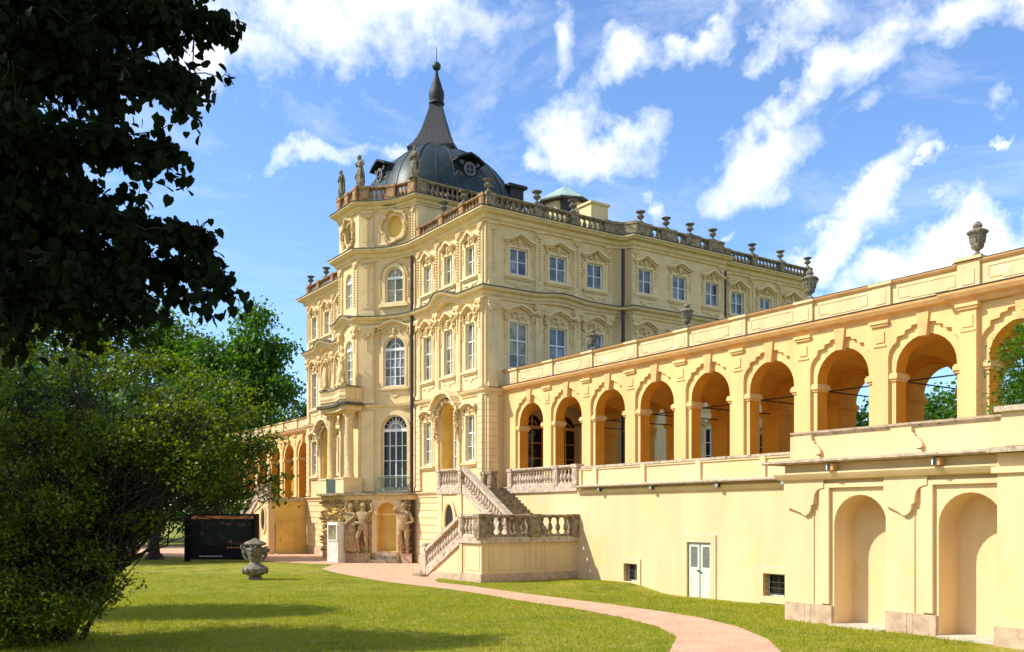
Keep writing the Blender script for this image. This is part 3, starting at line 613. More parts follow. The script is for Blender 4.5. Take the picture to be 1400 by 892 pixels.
# ---- front wings
TOPZ, TOPH = 16.36, 1.64; MIDZ, MIDH = 11.1, 2.6; PIZ, PIH = 6.0, 2.55
WX = (1.45, 3.9, 6.3)
for k in ('rw', 'lw'):
    f = F[k]; xs = WX if k == 'rw' else (1.5, 3.9, 6.35)
    ops = [(x, TOPZ, .95, TOPZ+TOPH, 'r', .2) for x in xs]+[(x, MIDZ, .98, MIDZ+MIDH, 'r', .2) for x in xs]+[(xs[0], PIZ, .95, PIZ+PIH, 'r', .2), (xs[2], PIZ, .95, PIZ+PIH, 'r', .2), (xs[1], 4.4, 1.95, 9.45, 'a', .75)]
    if k == 'lw': ops.append((xs[1]-.2, 1.7, .75, 3.75, 'o', .35))
    fwall(k, ops)
    for i, x in enumerate(xs):
        window(pal, f, x, TOPZ, .95, TOPH, 'r', 2, 2, .16); surround(pal, f, x, TOPZ, .95, TOPH, 'topt' if i != 1 else 'top')
        window(pal, f, x, MIDZ, .98, MIDH, 'r', 2, 3, .16, zsplit=(.31, .62)); surround(pal, f, x, MIDZ, .98, MIDH, 'mid')
        if i != 1: window(pal, f, x, PIZ, .95, PIH, 'r', 2, 3, .16, zsplit=(.31, .62)); surround(pal, f, x, PIZ, .95, PIH, 'piano')
    o = ops[8]; part('niche', blind_mb((o[0], 4.4, 1.95, 9.45, 'a', .75)), M['gold'], pal, f.at(0), f.a)
    part('niche_lining', ring_mb(open_poly(o[0], 4.4, 1.95, 9.45, 'a'), open_poly(o[0], 4.46, 1.83, 9.39, 'a'), .02, .75), M['gold'], pal, f.at(0), f.a)
    window(pal, f, o[0]+.18, 4.45, 1.15, 4.5, 'a', 2, 4, .62, name='french_window')
    # curved hood with brackets over the niche
    hd = MB(); pts = [(o[0]-1.5, 9.35), (o[0]-1.3, 9.40), (o[0]-1.05, 9.75), (o[0]-.55, 10.12), (o[0], 10.2), (o[0]+.55, 10.12), (o[0]+1.05, 9.75), (o[0]+1.3, 9.40), (o[0]+1.5, 9.35)]
    hd.prism(pts+list(reversed([(a, b_-.22) for a, b_ in pts])), -.6, 0); hd.prism([(a, b_-.22) for a, b_ in pts]+list(reversed([(o[0]+(a-o[0])*.93, b_-.42) for a, b_ in pts])), -.35, 0)
    part('niche_hood', hd, M['corn'], pal, f.at(0), f.a)
    og = MB(); R = random.Random(8)
    for i in range(60):
        a = PI*i/59; og.blob(o[0]+1.12*math.cos(a)+R.uniform(-.06, .06), -.1-R.uniform(0, .12), 8.47+1.1*math.sin(a)+R.uniform(-.08, .08), .09, .10, .09)
    for sg in (-1, 1):
        for i in range(16): og.blob(o[0]+sg*(1.18+R.uniform(-.08, .08)), -.18-R.uniform(0, .15), 8.9-.10*i, .13-.004*i, .16-.006*i, .10)
    part('niche_garland', og, M['orn'], pal, f.at(0), f.a, smooth=True)
    # rusticated ground storey: separate stone courses
    for c in range(8):
        z = .62+c*.44; sp = [(0.05, 7.75)] if k == 'rw' else [(0.05, 3.15), (4.25, 7.75)] if 1.4 < z < 4 else [(0.05, 7.75)]
        for a_, b__ in sp: part('stone_course', MB().box(a_, b__, -.045, 0, z, z+.395), M['trim'], pal, f.at(0), f.a)
    if k == 'lw':
        part('oval_moulding', ring_mb(open_poly(3.7, 1.5, 1.1, 3.95, 'o'), open_poly(3.7, 1.7, .75, 3.75, 'o'), -.12, 0), M['trim'], pal, f.at(0), f.a)
        part('oval_window', blind_mb((3.7, 1.7, .75, 3.75, 'o', .3)), M['glassd'], pal, f.at(0), f.a)
    pl = [.38, 2.68, 5.1, 7.42]
    for x in pl:
        pilaster(pal, f, x, 15.5, 19.05, .42, .10, 'a'); pilaster(pal, f, x, 10.0, 14.85, .42, .12, 'c')
        if x != 5.1 and x != 2.68: pilaster(pal, f, x, 4.45, 9.6, .46, .12, 'q')
        elif 1: pilaster(pal, f, x, 4.45, 9.0, .26, .10, 'q')
# oval openings hidden under the stairs are left out on the right wing
# ---- long side
for k, xs in (('s1', (2.2, 4.95, 7.7)), ('s2', (.95, 3.85, 6.75)), ('s3', (1.3, 4.1, 6.85))):
    f = F[k]
    ops = [(x, TOPZ+.03, 1.22, TOPZ+1.5, 'r', .2) for x in xs]+[(x, 11.15, 1.25, 13.7, 'r', .2) for x in xs]
    if k == 's1': ops += [(3.35, 4.4, 1.5, 8.75, 'a', .4), (5.75, 4.4, 1.5, 8.75, 'a', .4), (7.95, 6.0, 1.0, 8.5, 'r', .2)]
    elif k == 's2': ops += [(x, 5.9, 1.2, 8.5, 'r', .2) for x in xs]
    else: ops += [(x, 5.9, 1.2, 8.5, 'r', .2) for x in xs]
    fwall(k, ops)
    for i, x in enumerate(xs):
        window(pal, f, x, TOPZ+.03, 1.22, 1.47, 'r', 2, 2, .14, 'glasss'); surround(pal, f, x, TOPZ+.03, 1.22, 1.47, 'topt' if i % 2 == 0 else 'top')
        window(pal, f, x, 11.15, 1.25, 2.55, 'r', 2, 3, .14, 'glassf' if (k == 's1' and i == 0) else 'glasss', zsplit=(.3, .62)); surround(pal, f, x, 11.15, 1.25, 2.55, 'mid')
    if k == 's1':
        for x in (3.35, 5.75): window(pal, f, x, 4.42, 1.5, 4.33, 'a', 2, 4, .34, 'glassd', fr='arctrim')
        window(pal, f, 7.95, 6.0, 1.0, 2.5, 'r', 2, 3, .14, 'glassd')
    else:
        for x in xs: window(pal, f, x, 5.9, 1.2, 2.6, 'r', 2, 3, .14, 'glassd'); surround(pal, f, x, 5.9, 1.2, 2.6, 'piano')
    pl = {'s1': [.42, 3.58, 6.32, 8.72], 's2': [.15, 2.4, 5.3, 7.55], 's3': [.3, 2.7, 5.48, 8.6]}[k]
    for x in pl:
        if k == 's2' and x in (2.4, 5.3): continue
        pilaster(pal, f, x, 15.5, 19.05, .5, .09, 'a'); pilaster(pal, f, x, 10.0, 14.85, .5, .10, 'c')
        if k == 's1' and x < 1: pilaster(pal, f, x, 4.45, 9.6, .6, .12, 'q')
tw = MB()
for seg in (trA, trB):
    for i in range(3):
        a, b = seg[i], seg[i+1]; tw.add([(a[0], a[1], 0), (b[0], b[1], 0), (b[0], b[1], WT), (a[0], a[1], WT)], [(0, 1, 2, 3)])
tw.add([(-67.8, 55, 0), (-67.8, 27.3, 0), (-67.8, 27.3, WT), (-67.8, 55, WT)], [(0, 1, 2, 3)])
tw.add([(-42.4, 55, 0), (-67.8, 55, 0), (-67.8, 55, WT), (-42.4, 55, WT)], [(0, 1, 2, 3)])
palw('wall', tw)
# ---- centre pavilion
f = F['tb']; cx = f.L*.5
ops = [(cx, 16.3, 1.25, 18.5, 'a', .25), (cx, 11.05, 1.5, 14.15, 'a', .25), (cx, 4.45, 1.85, 9.25, 'a', .35)]
for k in ('tb', 'tlb'):
    fwall(k, ops); f = F[k]
    window(pal, f, cx, 16.3, 1.25, 2.2, 'a', 2, 2, .2, 'glassf'); window(pal, f, cx, 11.05, 1.5, 3.1, 'a', 4, 4, .2, 'glasss'); window(pal, f, cx, 4.45, 1.85, 4.8, 'a', 4, 4, .3, 'glassd', name='french_window')
    # iron scrollwork of the fanlight
    fan = MB()
    for i in range(9):
        a = PI*(i+.5)/9; r1 = .80; px, pz = cx+.48*math.cos(a), 8.32+.48*math.sin(a)
        fan.tube([(px+.15*math.cos(q*1.05)*(1-q*.09), .24, pz+.15*math.sin(q*1.05)*(1-q*.09)) for q in range(7)], .016, 4)
        fan.tube([(cx+.1*math.cos(a), .24, 8.32+.1*math.sin(a)), (cx+r1*math.cos(a), .24, 8.32+r1*math.sin(a))], .014, 4)
    part('fanlight_scrollwork', fan, M['white'], pal, f.at(0), f.a)
    surround(pal, f, cx, 11.05, 1.5, 3.1, 'mid', 'a')
    s_ = MB(); ring_mb(open_poly(cx, 16.2, 1.6, 18.72, 'a'), open_poly(cx, 16.3, 1.25, 18.5, 'a'), -.07, 0, s_); s_.box(cx-1.0, cx+1.0, -.2, 0, 16.0, 16.20); part('window_surround', s_, M['trim'], pal, f.at(0), f.a); s_ = MB()
    ring_mb(open_poly(cx, 4.5, 2.25, 9.46, 'a'), open_poly(cx, 4.6, 1.85, 9.25, 'a'), -.08, 0, s_); part('window_surround', s_, M['trim'], pal, f.at(0), f.a)
    og = MB(); R = random.Random(2)
    for i in range(34):
        a = PI*i/33; og.blob(cx+.95*math.cos(a), -.05, 17.85+1.0*math.sin(a)+R.uniform(-.05, .05), .08, .06, .07)
    for sg in (-1, 1):
        for i in range(8): og.blob(cx+sg*.98, -.05, 17.6-.14*i, .06, .05, .06)
    part('stucco_ornament', og, M['orn'], pal, f.at(0), f.a, smooth=True)
    # small iron balcony rail
    rl = MB(); rl.box(cx-1.05, cx+1.05, -.34, -.28, 5.28, 5.34); rl.box(cx-1.05, cx+1.05, -.34, -.28, 4.42, 4.47)
    for i in range(24):
        x = cx-1.03+2.06*i/23; rl.tube([(x, -.31, 4.45), (x+.03, -.31, 4.75), (x-.03, -.31, 5.0), (x, -.31, 5.3)], .016, 4)
    for i in range(10): rl.blob(cx-.93+.206*i, -.31, 4.62, .075, .02, .10)
    for sg in (-1, 1): rl.box(cx+sg*1.03-.02, cx+sg*1.03+.02, -.33, 0, 5.29, 5.33)
    part('iron_railing', rl, M['greeniron'], pal, f.at(0), f.a)
for k in ('ta', 'tc', 'tla', 'tlc'):
    fwall(k); f = F[k]
    w_ = min(.8, f.L*.72)
    pilaster(pal, f, f.L/2, 15.5, 19.0, w_, .10, 'a'); pilaster(pal, f, f.L/2, 10.0, 14.85, w_, .12, 'c'); pilaster(pal, f, f.L/2, 4.45, 9.55, w_, .10, 'p')
f = F['tf']; ops = [(1.5, 16.3, 1.0, 18.5, 'a', .25), (1.5, 11.05, 1.1, 14.2, 'a', .25), (1.5, 4.5, 1.3, 9.0, 'a', .4)]
fwall('tf', ops)
window(pal, f, 1.5, 16.3, 1.0, 2.2, 'a', 2, 2, .2, 'glassf'); window(pal, f, 1.5, 11.05, 1.1, 3.15, 'a', 2, 4, .2, 'glassf'); window(pal, f, 1.5, 4.5, 1.3, 4.5, 'a', 2, 4, .3, 'glassd')
for x in (.35, 2.65): pilaster(pal, f, x, 15.5, 19.0, .5, .10, 'a'); pilaster(pal, f, x, 10.0, 14.85, .5, .12, 'c')
# ---- cornices
CPROF = [(.0, -.62), (.12, -.62), (.12, -.52), (.24, -.44), (.28, -.26), (.52, -.20), (.58, -.10), (.66, -.08), (.66, -.0), (0, .04)]
CTOP = [(.0, .045), (.67, .005), (.70, .02), (.70, .05), (0, .09)]
mb = MB().sweep(ring_full, [(o_, z+19.62) for o_, z in CPROF]); palw('main_cornice', mb, 'corn')
palw('cornice_flashing', MB().sweep(ring_full, [(o_, z+19.62) for o_, z in CTOP]), 'cap')
# middle cornice rises in a hump over the centre bay of each wing and over the bays of the side
def midpath():
    pts = [];
    def seg(p0, p1, humps):
        n = 40; L = math.dist(p0, p1)
        for i in range(n+1):
            s = L*i/n; z = 0; oo = 0
            for (c, w, h, ou) in humps:
                q = (s-c)/w
                if abs(q) < 1: z += h*(.5+.5*math.cos(PI*q))**1.0; oo += ou*(.5+.5*math.cos(PI*q))
            p = lerp(p0, p1, i/n); pts.append((p[0], p[1], z, oo))
    seg((-67.8, 27.3), (-60.0, 27.3), [(3.9, 1.9, .42, .28)])
    for p in curveL[1:-1]: pts.append((*p, 0, 0))
    seg(mirp(C_), C_, [(1.5, 1.3, .35, 0)])
    for p in curveR[1:-1]: pts.append((*p, 0, 0))
    seg((-50.2, 27.3), (-42.4, 27.3), [(3.9, 1.9, .42, .28)])
    seg((-42.4, 27.3), (-42.4, 36.3), [(4.95, 2.2, .16, .1), ])
    for p in trA[1:-1]: pts.append((*p, 0, 0))
    seg(MID0, MID1, [])
    for p in trB[1:-1]: pts.append((*p, 0, 0))
    seg((-42.4, 46.0), (-42.4, 55.0), [(4.1, 2.2, .16, .1)])
    q = [pts[0]]
    for p in pts[1:]:
        if math.dist(p[:2], q[-1][:2]) > .03: q.append(p)
    return q
mp_ = midpath(); MP = [(p[0], p[1]) for p in mp_]; MZ = [p[2] for p in mp_]; MO = [p[3] for p in mp_]
CM = [(.0, -.52), (.10, -.52), (.12, -.42), (.22, -.34), (.26, -.20), (.46, -.14), (.52, -.05), (.54, .0), (0, .06)]
palw('middle_cornice', MB().sweep(MP, [(o_, z+15.38) for o_, z in CM], MZ, ooff=MO), 'corn')
palw('cornice_flashing', MB().sweep(MP, [(o_, z+15.42) for o_, z in [(0, .03), (.55, -.03), (.58, -.02), (.58, .02), (0, .09)]], MZ, ooff=MO), 'cap')
CS = [(.0, -.34), (.08, -.34), (.10, -.22), (.22, -.14), (.26, -.04), (.28, .0), (0, .05)]
lw_ = [(-67.8, 55), (-67.8, 27.3), (-65.3, 27.3)]; 
for pth in ([(-67.8, 55.0), (-67.8, 27.3), (-65.38, 27.3)], [(-62.42, 27.3), (-60.0, 27.3)]+curveL[1:]+curveR[1:]+[(-47.78, 27.3)], [(-44.82, 27.3), (-42.4, 27.3), (-42.4, 28.5)], [(-42.4, 33.2)]+trA+trB+[(-42.4, 55.0)]):
    palw('string_course', MB().sweep(pth, [(o_, z+9.92) for o_, z in CS]), 'corn')
base_path = [(-67.8, 27.3), (-60.0, 27.3)]
BS = [(.0, -.30), (.10, -.30), (.12, -.12), (.24, -.06), (.26, .0), (0, .04)]
for pth in ([(-67.8, 27.3), (-60.2, 27.3)], [(-49.9, 27.3), (-42.4, 27.3)]): 
    palw('base_moulding', MB().sweep(pth, [(o_, z+4.34) for o_, z in BS]), 'trim'); palw('plinth', MB().sweep(pth, [(0, 0), (.09, 0), (.09, .50), (.06, .56), (0, .56)]), 'plinth')
# ---- drainpipes
for (x, y, z0) in ((-50.25, 26.98, 0), (-41.85, 36.75, 0), (-41.85, 45.55, 0), (-60.0, 26.98, 0)):
    d = MB(); d.tube([(x, y, z0), (x, y, 15.2), (x+.02, y-.05, 15.5), (x, y, 15.8), (x, y, 18.9)], .105, 8)
    for z in np.arange(1.5, 18.5, 1.7): d.tube([(x, y, z), (x, y, z+.06)], .13, 8)
    palw('drainpipe', d, 'pipe', True)
# ---- ground storey of the pavilion: base block with niche and carved figures
G0, G1 = (-53.35, 24.0), (-50.3, 26.95); F['g'] = Fac(G0, G1); f = F['g']; L = f.L; nx0 = L*.635
ops = [(nx0, .75, 1.2, 3.75, 'a', .55)]
part('wall', wall_mb(L, 0, 4.02, ops, .3), M['gold'], pal, f.at(0), f.a); part('niche', blind_mb(ops[0]), M['gold'], pal, f.at(0), f.a)
part('wall', MB().add([(G0[0], G0[1], 0), (-56.85, 24.0, 0), (-56.85, 24.0, 4.02), (G0[0], G0[1], 4.02), (-56.85, 27, 0), (-56.85, 27, 4.02)], [(0, 1, 2, 3), (1, 4, 5, 2)]), M['gold'], pal)
palw('wall', MB().add([(-59.9, 26.95, 0), (-56.85, 24.0, 0), (-56.85, 24.0, 4.02), (-59.9, 26.95, 4.02)], [(0, 1, 2, 3)]), 'gold')
slab = [(-60.2, 27.28), (-60.15, 26.6), (-57.2, 23.7), (-56.5, 23.35), (-53.6, 23.35), (-53.1, 23.75), (-50.0, 26.6), (-49.85, 27.28), (-51, 28.2), (-59, 28.2)]
palw('base_slab', MB().prism_z(slab, 4.20, 4.34), 'stonedk'); sl2 = [(-60.05, 27.27), (-60.0, 26.8), (-57.0, 23.9), (-53.3, 23.9), (-50.15, 26.8), (-50.1, 27.27), (-51, 28.1), (-59, 28.1)]
palw('base_frieze', MB().prism_z(sl2, 3.92, 4.20), 'orn'); 
fr = MB(); fr.box(nx0-.95, nx0-.64, -.10, 0, .62, 4.0); fr.box(nx0+.64, nx0+.95, -.10, 0, .62, 4.0); ring_mb([(nx0-.64, 3.0), (nx0+.64, 3.0), (nx0+.64, 4.0), (nx0-.64, 4.0)], [(nx0-.6, 3.03), (nx0+.6, 3.03), (nx0+.6, 3.2)]+arc_pts(nx0, 3.15, .6, .08, PI-.08, 12)+[(nx0-.6, 3.2)], -.09, 0, fr)
part('niche_frame', fr, M['wall'], pal, f.at(0), f.a)
part('plinth', MB().box(-.05, nx0-.97, -.30, 0, 0, .62), M['relief'], pal, f.at(0), f.a); part('plinth', MB().box(nx0+.97, L+.1, -.22, 0, 0, .60), M['plinth'], pal, f.at(0), f.a)
part('stone_step', MB().box(nx0-.95, nx0+.95, -.50, .5, 0, .22), M['stonedk'], pal, f.at(0), f.a); part('stone_step', MB().box(nx0-.8, nx0+.85, -.28, .5, .22, .46), M['stonedk'], pal, f.at(0), f.a); part('stone_step', MB().box(nx0-.7, nx0+.7, -.10, .5, .46, .70), M['plinth'], pal, f.at(0), f.a)
rel = {'hal': (-.10, -.20, 1.62), 'ell': (-.34, -.08, 1.52), 'har': (.12, -.2, 1.02), 'elr': (.36, -.05, 1.10)}
rel2 = {'hal': (-.02, -.22, 1.05), 'ell': (-.34, -.1, 1.12), 'har': (.30, -.05, 1.78), 'elr': (.40, -.08, 1.52), 'knl': (-.2, -.12, .5)}
for (x, ps, sd_, h) in ((.42, rel, 1, 3.0), (1.22, rel2, 2, 3.05), (L*.905, rel, 5, 3.1)):
    figure('relief_figure', ps, h, M['relief'], sd_, sd_ == 1, pal, f.at(x, .62, .22), f.a)
def rough(x0, x1, z0, z1, n, seed, amp=.16):
    R = random.Random(seed); mb = MB()
    for i in range(n): mb.blob(R.uniform(x0, x1), -.02-R.uniform(0, .10), R.uniform(z0, z1), R.uniform(.04, .10), R.uniform(.05, amp), R.uniform(.04, .10), 5, 2)
    return mb
part('grotto_rockwork', rough(.0, nx0-.98, .7, 3.9, 330, 3), M['relief'], pal, f.at(0), f.a, stuff=True)
part('grotto_rockwork', rough(nx0+.99, L-.02, .7, 3.9, 240, 4), M['relief'], pal, f.at(0), f.a, stuff=True)
fg = Fac((-56.85, 24.0), (-53.35, 24.0)); part('grotto_rockwork', rough(0, 3.5, .2, 3.9, 330, 6, .35), M['relief'], pal, fg.at(0), fg.a, stuff=True)
# ---- portico
F['po'] = Fac((-57.0, 24.1), (-53.2, 24.1)); 
for xa_ in (-54.35, -57.05): pd = MB(); pd.box(xa_, xa_+1.2, 23.75, 25.0, 4.34, 5.22); pd.box(xa_-.05, xa_+1.25, 23.70, 25.0, 5.22, 5.32); palw('portico_pedestal', pd, 'trim')
gr = MB(); gr.box(-55.84, -54.36, 23.80, 23.86, 5.20, 5.26)
for i in range(18): gr.box(-55.82+.085*i, -55.79+.085*i, 23.81, 23.85, 4.36, 5.2)
gr.box(-55.83, -54.37, 23.86, 23.87, 4.38, 5.15); palw('iron_railing', gr, 'greeniron')
for x in (-53.75, -56.45):
    c = MB().lathe([(.36, 5.32), (.36, 5.40), (.30, 5.46), (.33, 5.52), (.28, 5.6), (.29, 7.0), (.25, 9.0), (.26, 9.03), (.25, 9.06), (.30, 9.2), (.27, 9.3), (.38, 9.48)], 16, (x, 24.4, 0)); c.box(x-.38, x+.38, 24.02, 24.78, 9.48, 9.56)
    for q in range(10):
        a = 2*PI*q/10; c.blob(x+.3*math.cos(a), 24.4+.3*math.sin(a), 9.28, .08, .08, .12, 5, 2)
    palw('column', c, 'orn', True)
en = [(-57.0, 25.0), (-57.0, 24.0), (-56.6, 23.75), (-55.9, 23.95), (-55.1, 24.05), (-54.3, 23.95), (-53.6, 23.75), (-53.2, 24.0), (-53.2, 25.0)]
palw('entablature', MB().prism_z(en, 9.56, 9.85), 'orn')
def off(pl, d): 
    c = (-55.1, 25.0); return [(c[0]+(x-c[0])*(1+d/1.9), c[1]+(y-c[1])*(1+d)) if y < 25 else (c[0]+(x-c[0])*(1+d/1.9), y) for x, y in pl]
palw('balcony_ledge', MB().prism_z(off(en, .22), 9.85, 10.02), 'cap'); 
palw('balcony_parapet', MB().prism_z(off(en, .02), 10.02, 10.95), 'orn'); palw('balcony_rail', MB().prism_z(off(en, .10), 10.95, 11.08), 'stonedk')
bb = MB()
for i in range(1, len(en)-2):
    for q in range(7):
        p = lerp(en[i], en[i+1], (q+.5)/7); bb.lathe(bal_prof(.62, .7), 6, (p[0], p[1]-.06, 10.20))
palw('balcony_balusters', bb, 'trim', stuff=True)
# ---- roof balustrades
def balustrade(parent, pts, zb, peds, ped_w, h=.95, m='rust', pitch=.28, bs=6, name='roof_balustrade', inset=.12, solid=(), stuff=True, capm=None, k=.85, base=.16):
    """pts: plan path; peds: list of distances along it where pedestals stand"""
    L = [0]
    for i in range(len(pts)-1): L.append(L[-1]+math.dist(pts[i], pts[i+1]))
    def P(s, o=0):
        for i in range(len(pts)-1):
            if s <= L[i+1]+1e-6:
                t = (s-L[i])/(L[i+1]-L[i]); p = lerp(pts[i], pts[i+1], t); a = math.atan2(pts[i+1][1]-pts[i][1], pts[i+1][0]-pts[i][0]); return (p[0]+math.sin(a)*o, p[1]-math.cos(a)*o, a)
        return (*pts[-1], 0)
    r = part(name, MB().sweep(pts, [(-.18, zb), (.14, zb), (.14, zb+base-.04), (.10, zb+base), (-.14, zb+base), (-.18, zb+base-.04)]), M[m], parent)
    t = zb+h; part('rail', MB().sweep(pts, [(-.16, t-.15), (.13, t-.15), (.19, t-.08), (.19, t-.03), (.14, t), (-.14, t), (-.2, t-.03), (-.2, t-.08)]), M[capm or m], r)
    bm = MB(); bme = None
    sp = sorted(peds); br = [(a+ped_w/2, b-ped_w/2) for a, b in zip(sp[:-1], sp[1:])]
    for s in sp:
        x, y, a = P(s); q = MB().box(-ped_w/2, ped_w/2, -.20, .20, 0, h-.02); q.box(-ped_w/2-.04, ped_w/2+.04, -.24, .24, h-.14, h+.02); q.box(-ped_w/2+.07, ped_w/2-.07, -.225, .2, .24, h-.24)
        part('pedestal', q, M[m], r, (x, y, zb), a)
    for i, (a0, a1) in enumerate(br):
        if i in solid:
            s = a0; q = MB(); n = max(1, int((a1-a0)/.3))
            part('panel', MB().sweep([P(a0)[:2], P(a1)[:2]], [(-.08, zb+base), (.06, zb+base), (.06, t-.15), (-.08, t-.15)]), M[m], r); continue
        n = max(1, int((a1-a0)/pitch))
        for j in range(n):
            x, y, a = P(a0+(a1-a0)*(j+.5)/n)
            if stuff: bm.lathe([(rr*k, zz) for rr, zz in bal_prof(h-.15-base, 1)], bs, (x, y, zb+base), caps=False)
            else:
                key = ('bal', round(h-.15-base, 3), k, m)
                if key not in WC: WC[key] = MB().lathe([(rr*k, zz) for rr, zz in bal_prof(h-.15-base, 1)], 10, caps=False).mesh('baluster', M[m], True)
                obj('baluster', WC[key], r, (x, y, zb+base))
    if stuff and bm.v: part('balusters', bm, M[m], r, smooth=False, stuff=True)
    return r
ZR = 19.66
balustrade(pal, [(-50.0, 27.35), (-42.45, 27.35)], ZR, [.25, 2.9, 5.25, 7.35], .42, .92)
sp1 = [(-42.45, 27.35), (-42.45, 36.3)]+[(-42.35, 36.75), (-42.0, 37.2), (-41.65, 37.4), (-41.65, 44.9), (-42.0, 45.1), (-42.35, 45.55), (-42.45, 46.0), (-42.45, 55.0)]
# solid stretches flank the corner sections as on the real parapet
balustrade(pal, sp1[:2], ZR, [.22, 3.45, 6.05, 8.6], .55, .92, m='stonedk', pitch=.34, k=1.3)  # shaded side gets a darker copy of the front balustrade's stone
balustrade(pal, sp1[1:5], ZR, [.3, 1.3], .9, .92, m='stonedk', solid=(0,))
balustrade(pal, sp1[4:6], ZR, [.66, 2.78, 4.85, 6.86], 1.25, .92, m='stonedk', pitch=.30, k=1.25)
balustrade(pal, sp1[5:9], ZR, [.1, 1.1], .5, .92, m='stonedk', solid=(0,))
balustrade(pal, sp1[8:], ZR, [.3, 2.9, 5.8, 8.7], .5, .92, m='stonedk', pitch=.34, k=1.3)
balustrade(pal, [(-67.75, 27.35), (-60.1, 27.35)], ZR, [.25, 2.3, 4.9, 7.3], .42, .92)
palw('roof_slab', MB().prism_z([(-67.3, 54.5), (-67.3, 27.8), (-60, 27.8), (-56, 25.6), (-54, 25.6), (-50.2, 27.8), (-42.9, 27.8), (-42.9, 54.5)], 19.3, 19.62), 'roof')
# ---- attic storey and second cornice of the pavilion
ATT = [(-60.0, 38.0), (-60.0, 27.3)]+curveL[1:]+curveR+[(-50.2, 38.0)]
aw = MB()
for k in ('tf', 'ta', 'tb', 'tc', 'tla', 'tlb', 'tlc'):
    f = F[k]; ops = [(f.L/2, 20.35, 1.15, 21.75, 'o', .3)] if k in ('tb', 'tlb', 'tf') else []
    part('wall', wall_mb(f.L, 19.55, 22.2, ops, .3, ends=False), M['wall'], pal, f.at(0), f.a)
    if ops:
        part('oval_niche', blind_mb(ops[0]), M['gold' if k != 'tf' else 'glassd'], pal, f.at(0), f.a); og = MB(); R = random.Random(9); c_ = f.L/2
        for i in range(46):
            a = 2*PI*i/46; q = 1+.22*abs(math.sin(a*2.5)); og.blob(c_+.75*q*math.cos(a), -.08-R.uniform(0, .06), 21.05+.88*q*math.sin(a), .10+R.uniform(0, .06), .12, .10+R.uniform(0, .05))
        part('oval_wreath', og, M['orn'], pal, f.at(0), f.a, smooth=True)
        if k != 'tf': part('panel_frame', ring_mb([(c_-1.12, 19.95), (c_+1.12, 19.95), (c_+1.12, 22.05), (c_-1.12, 22.05)], [(c_-1.02, 20.05), (c_+1.02, 20.05), (c_+1.02, 21.95), (c_-1.02, 21.95)], -.04, 0), M['trim'], pal, f.at(0), f.a)
    else: pilaster(pal, f, f.L/2, 19.72, 22.1, min(.75, f.L*.7), .09, 'a')
f = Fac((-50.2, 27.3), (-50.2, 38.0)); F['as'] = f; part('wall', wall_mb(f.L, 19.55, 22.2, [], ends=False), M['wall'], pal, f.at(0), f.a)
for x in (.35, 4.9, 9.5): part('pilaster', MB().box(x-.3, x+.3, -.06, 0, 19.6, 22.1), M['trim'], pal, f.at(0), f.a)
f2 = Fac((-60.0, 38.0), (-60.0, 27.3)); part('wall', wall_mb(f2.L, 19.55, 22.2, [], ends=False), M['wall'], pal, f2.at(0), f2.a); f3 = Fac((-50.2, 38), (-60, 38)); part('wall', wall_mb(f3.L, 19.55, 22.2, [], ends=False), M['wall'], pal, f3.at(0), f3.a)
palw('attic_cornice', MB().sweep(ATT, [(o_*.85, z*.8+22.6) for o_, z in CPROF]), 'corn'); palw('cornice_flashing', MB().sweep(ATT, [(o_*.87, z+22.6) for o_, z in CTOP]), 'cap')
palw('roof_slab', MB().prism_z([(-59.8, 37.8), (-59.8, 27.4), (-56.5, 25.2), (-53.7, 25.2), (-50.4, 27.4), (-50.4, 37.8)], 22.35, 22.62), 'roof')
Lc = sum(math.dist(a, b) for a, b in zip(curveR[:-1], curveR[1:]))
balustrade(pal, curveR, 22.66, [.38, Lc*.52, Lc-.3], .62, 1.02, pitch=.26); balustrade(pal, curveL, 22.66, [.3, Lc*.48, Lc-.38], .62, 1.02, pitch=.26)
balustrade(pal, [mirp(C_), C_], 22.66, [.3, 1.5, 2.7], .5, 1.02, pitch=.26)
balustrade(pal, [(-50.25, 27.3), (-50.25, 37.9)], 22.66, [.3, 5.2, 10.3], .6, 1.02, m='stonedk', pitch=.34, k=1.3)
# ---- dome
DX, DY = -55.1, 31.5
DPR = [(4.75, 22.6), (4.72, 23.2), (4.58, 24.0), (4.36, 24.75), (3.98, 25.55), (3.52, 26.2), (3.02, 26.75), (2.4, 27.25), (1.8, 27.62), (1.2, 27.85)]
dome = palw('dome', MB().lathe(DPR, 56, (DX, DY, 0), n=3.4), 'copper', True)
rb = MB()
for q in range(4):
    a = PI/4+q*PI/2; k_ = 1/((2*abs(math.cos(a))**3.4)**(1/3.4)); rb.tube([(DX+r*k_*1.005*math.cos(a), DY+r*k_*1.005*math.sin(a), z) for r, z in DPR], .07, 6)
    for da in (.26, -.26, .52, -.52):
        a2 = a+da; k2 = 1/((abs(math.cos(a2))**3.4+abs(math.sin(a2))**3.4)**(1/3.4)); rb.tube([(DX+r*k2*1.003*math.cos(a2), DY+r*k2*1.003*math.sin(a2), z) for r, z in DPR], .022, 4)
part('dome_rib', rb, M['slate'], dome)
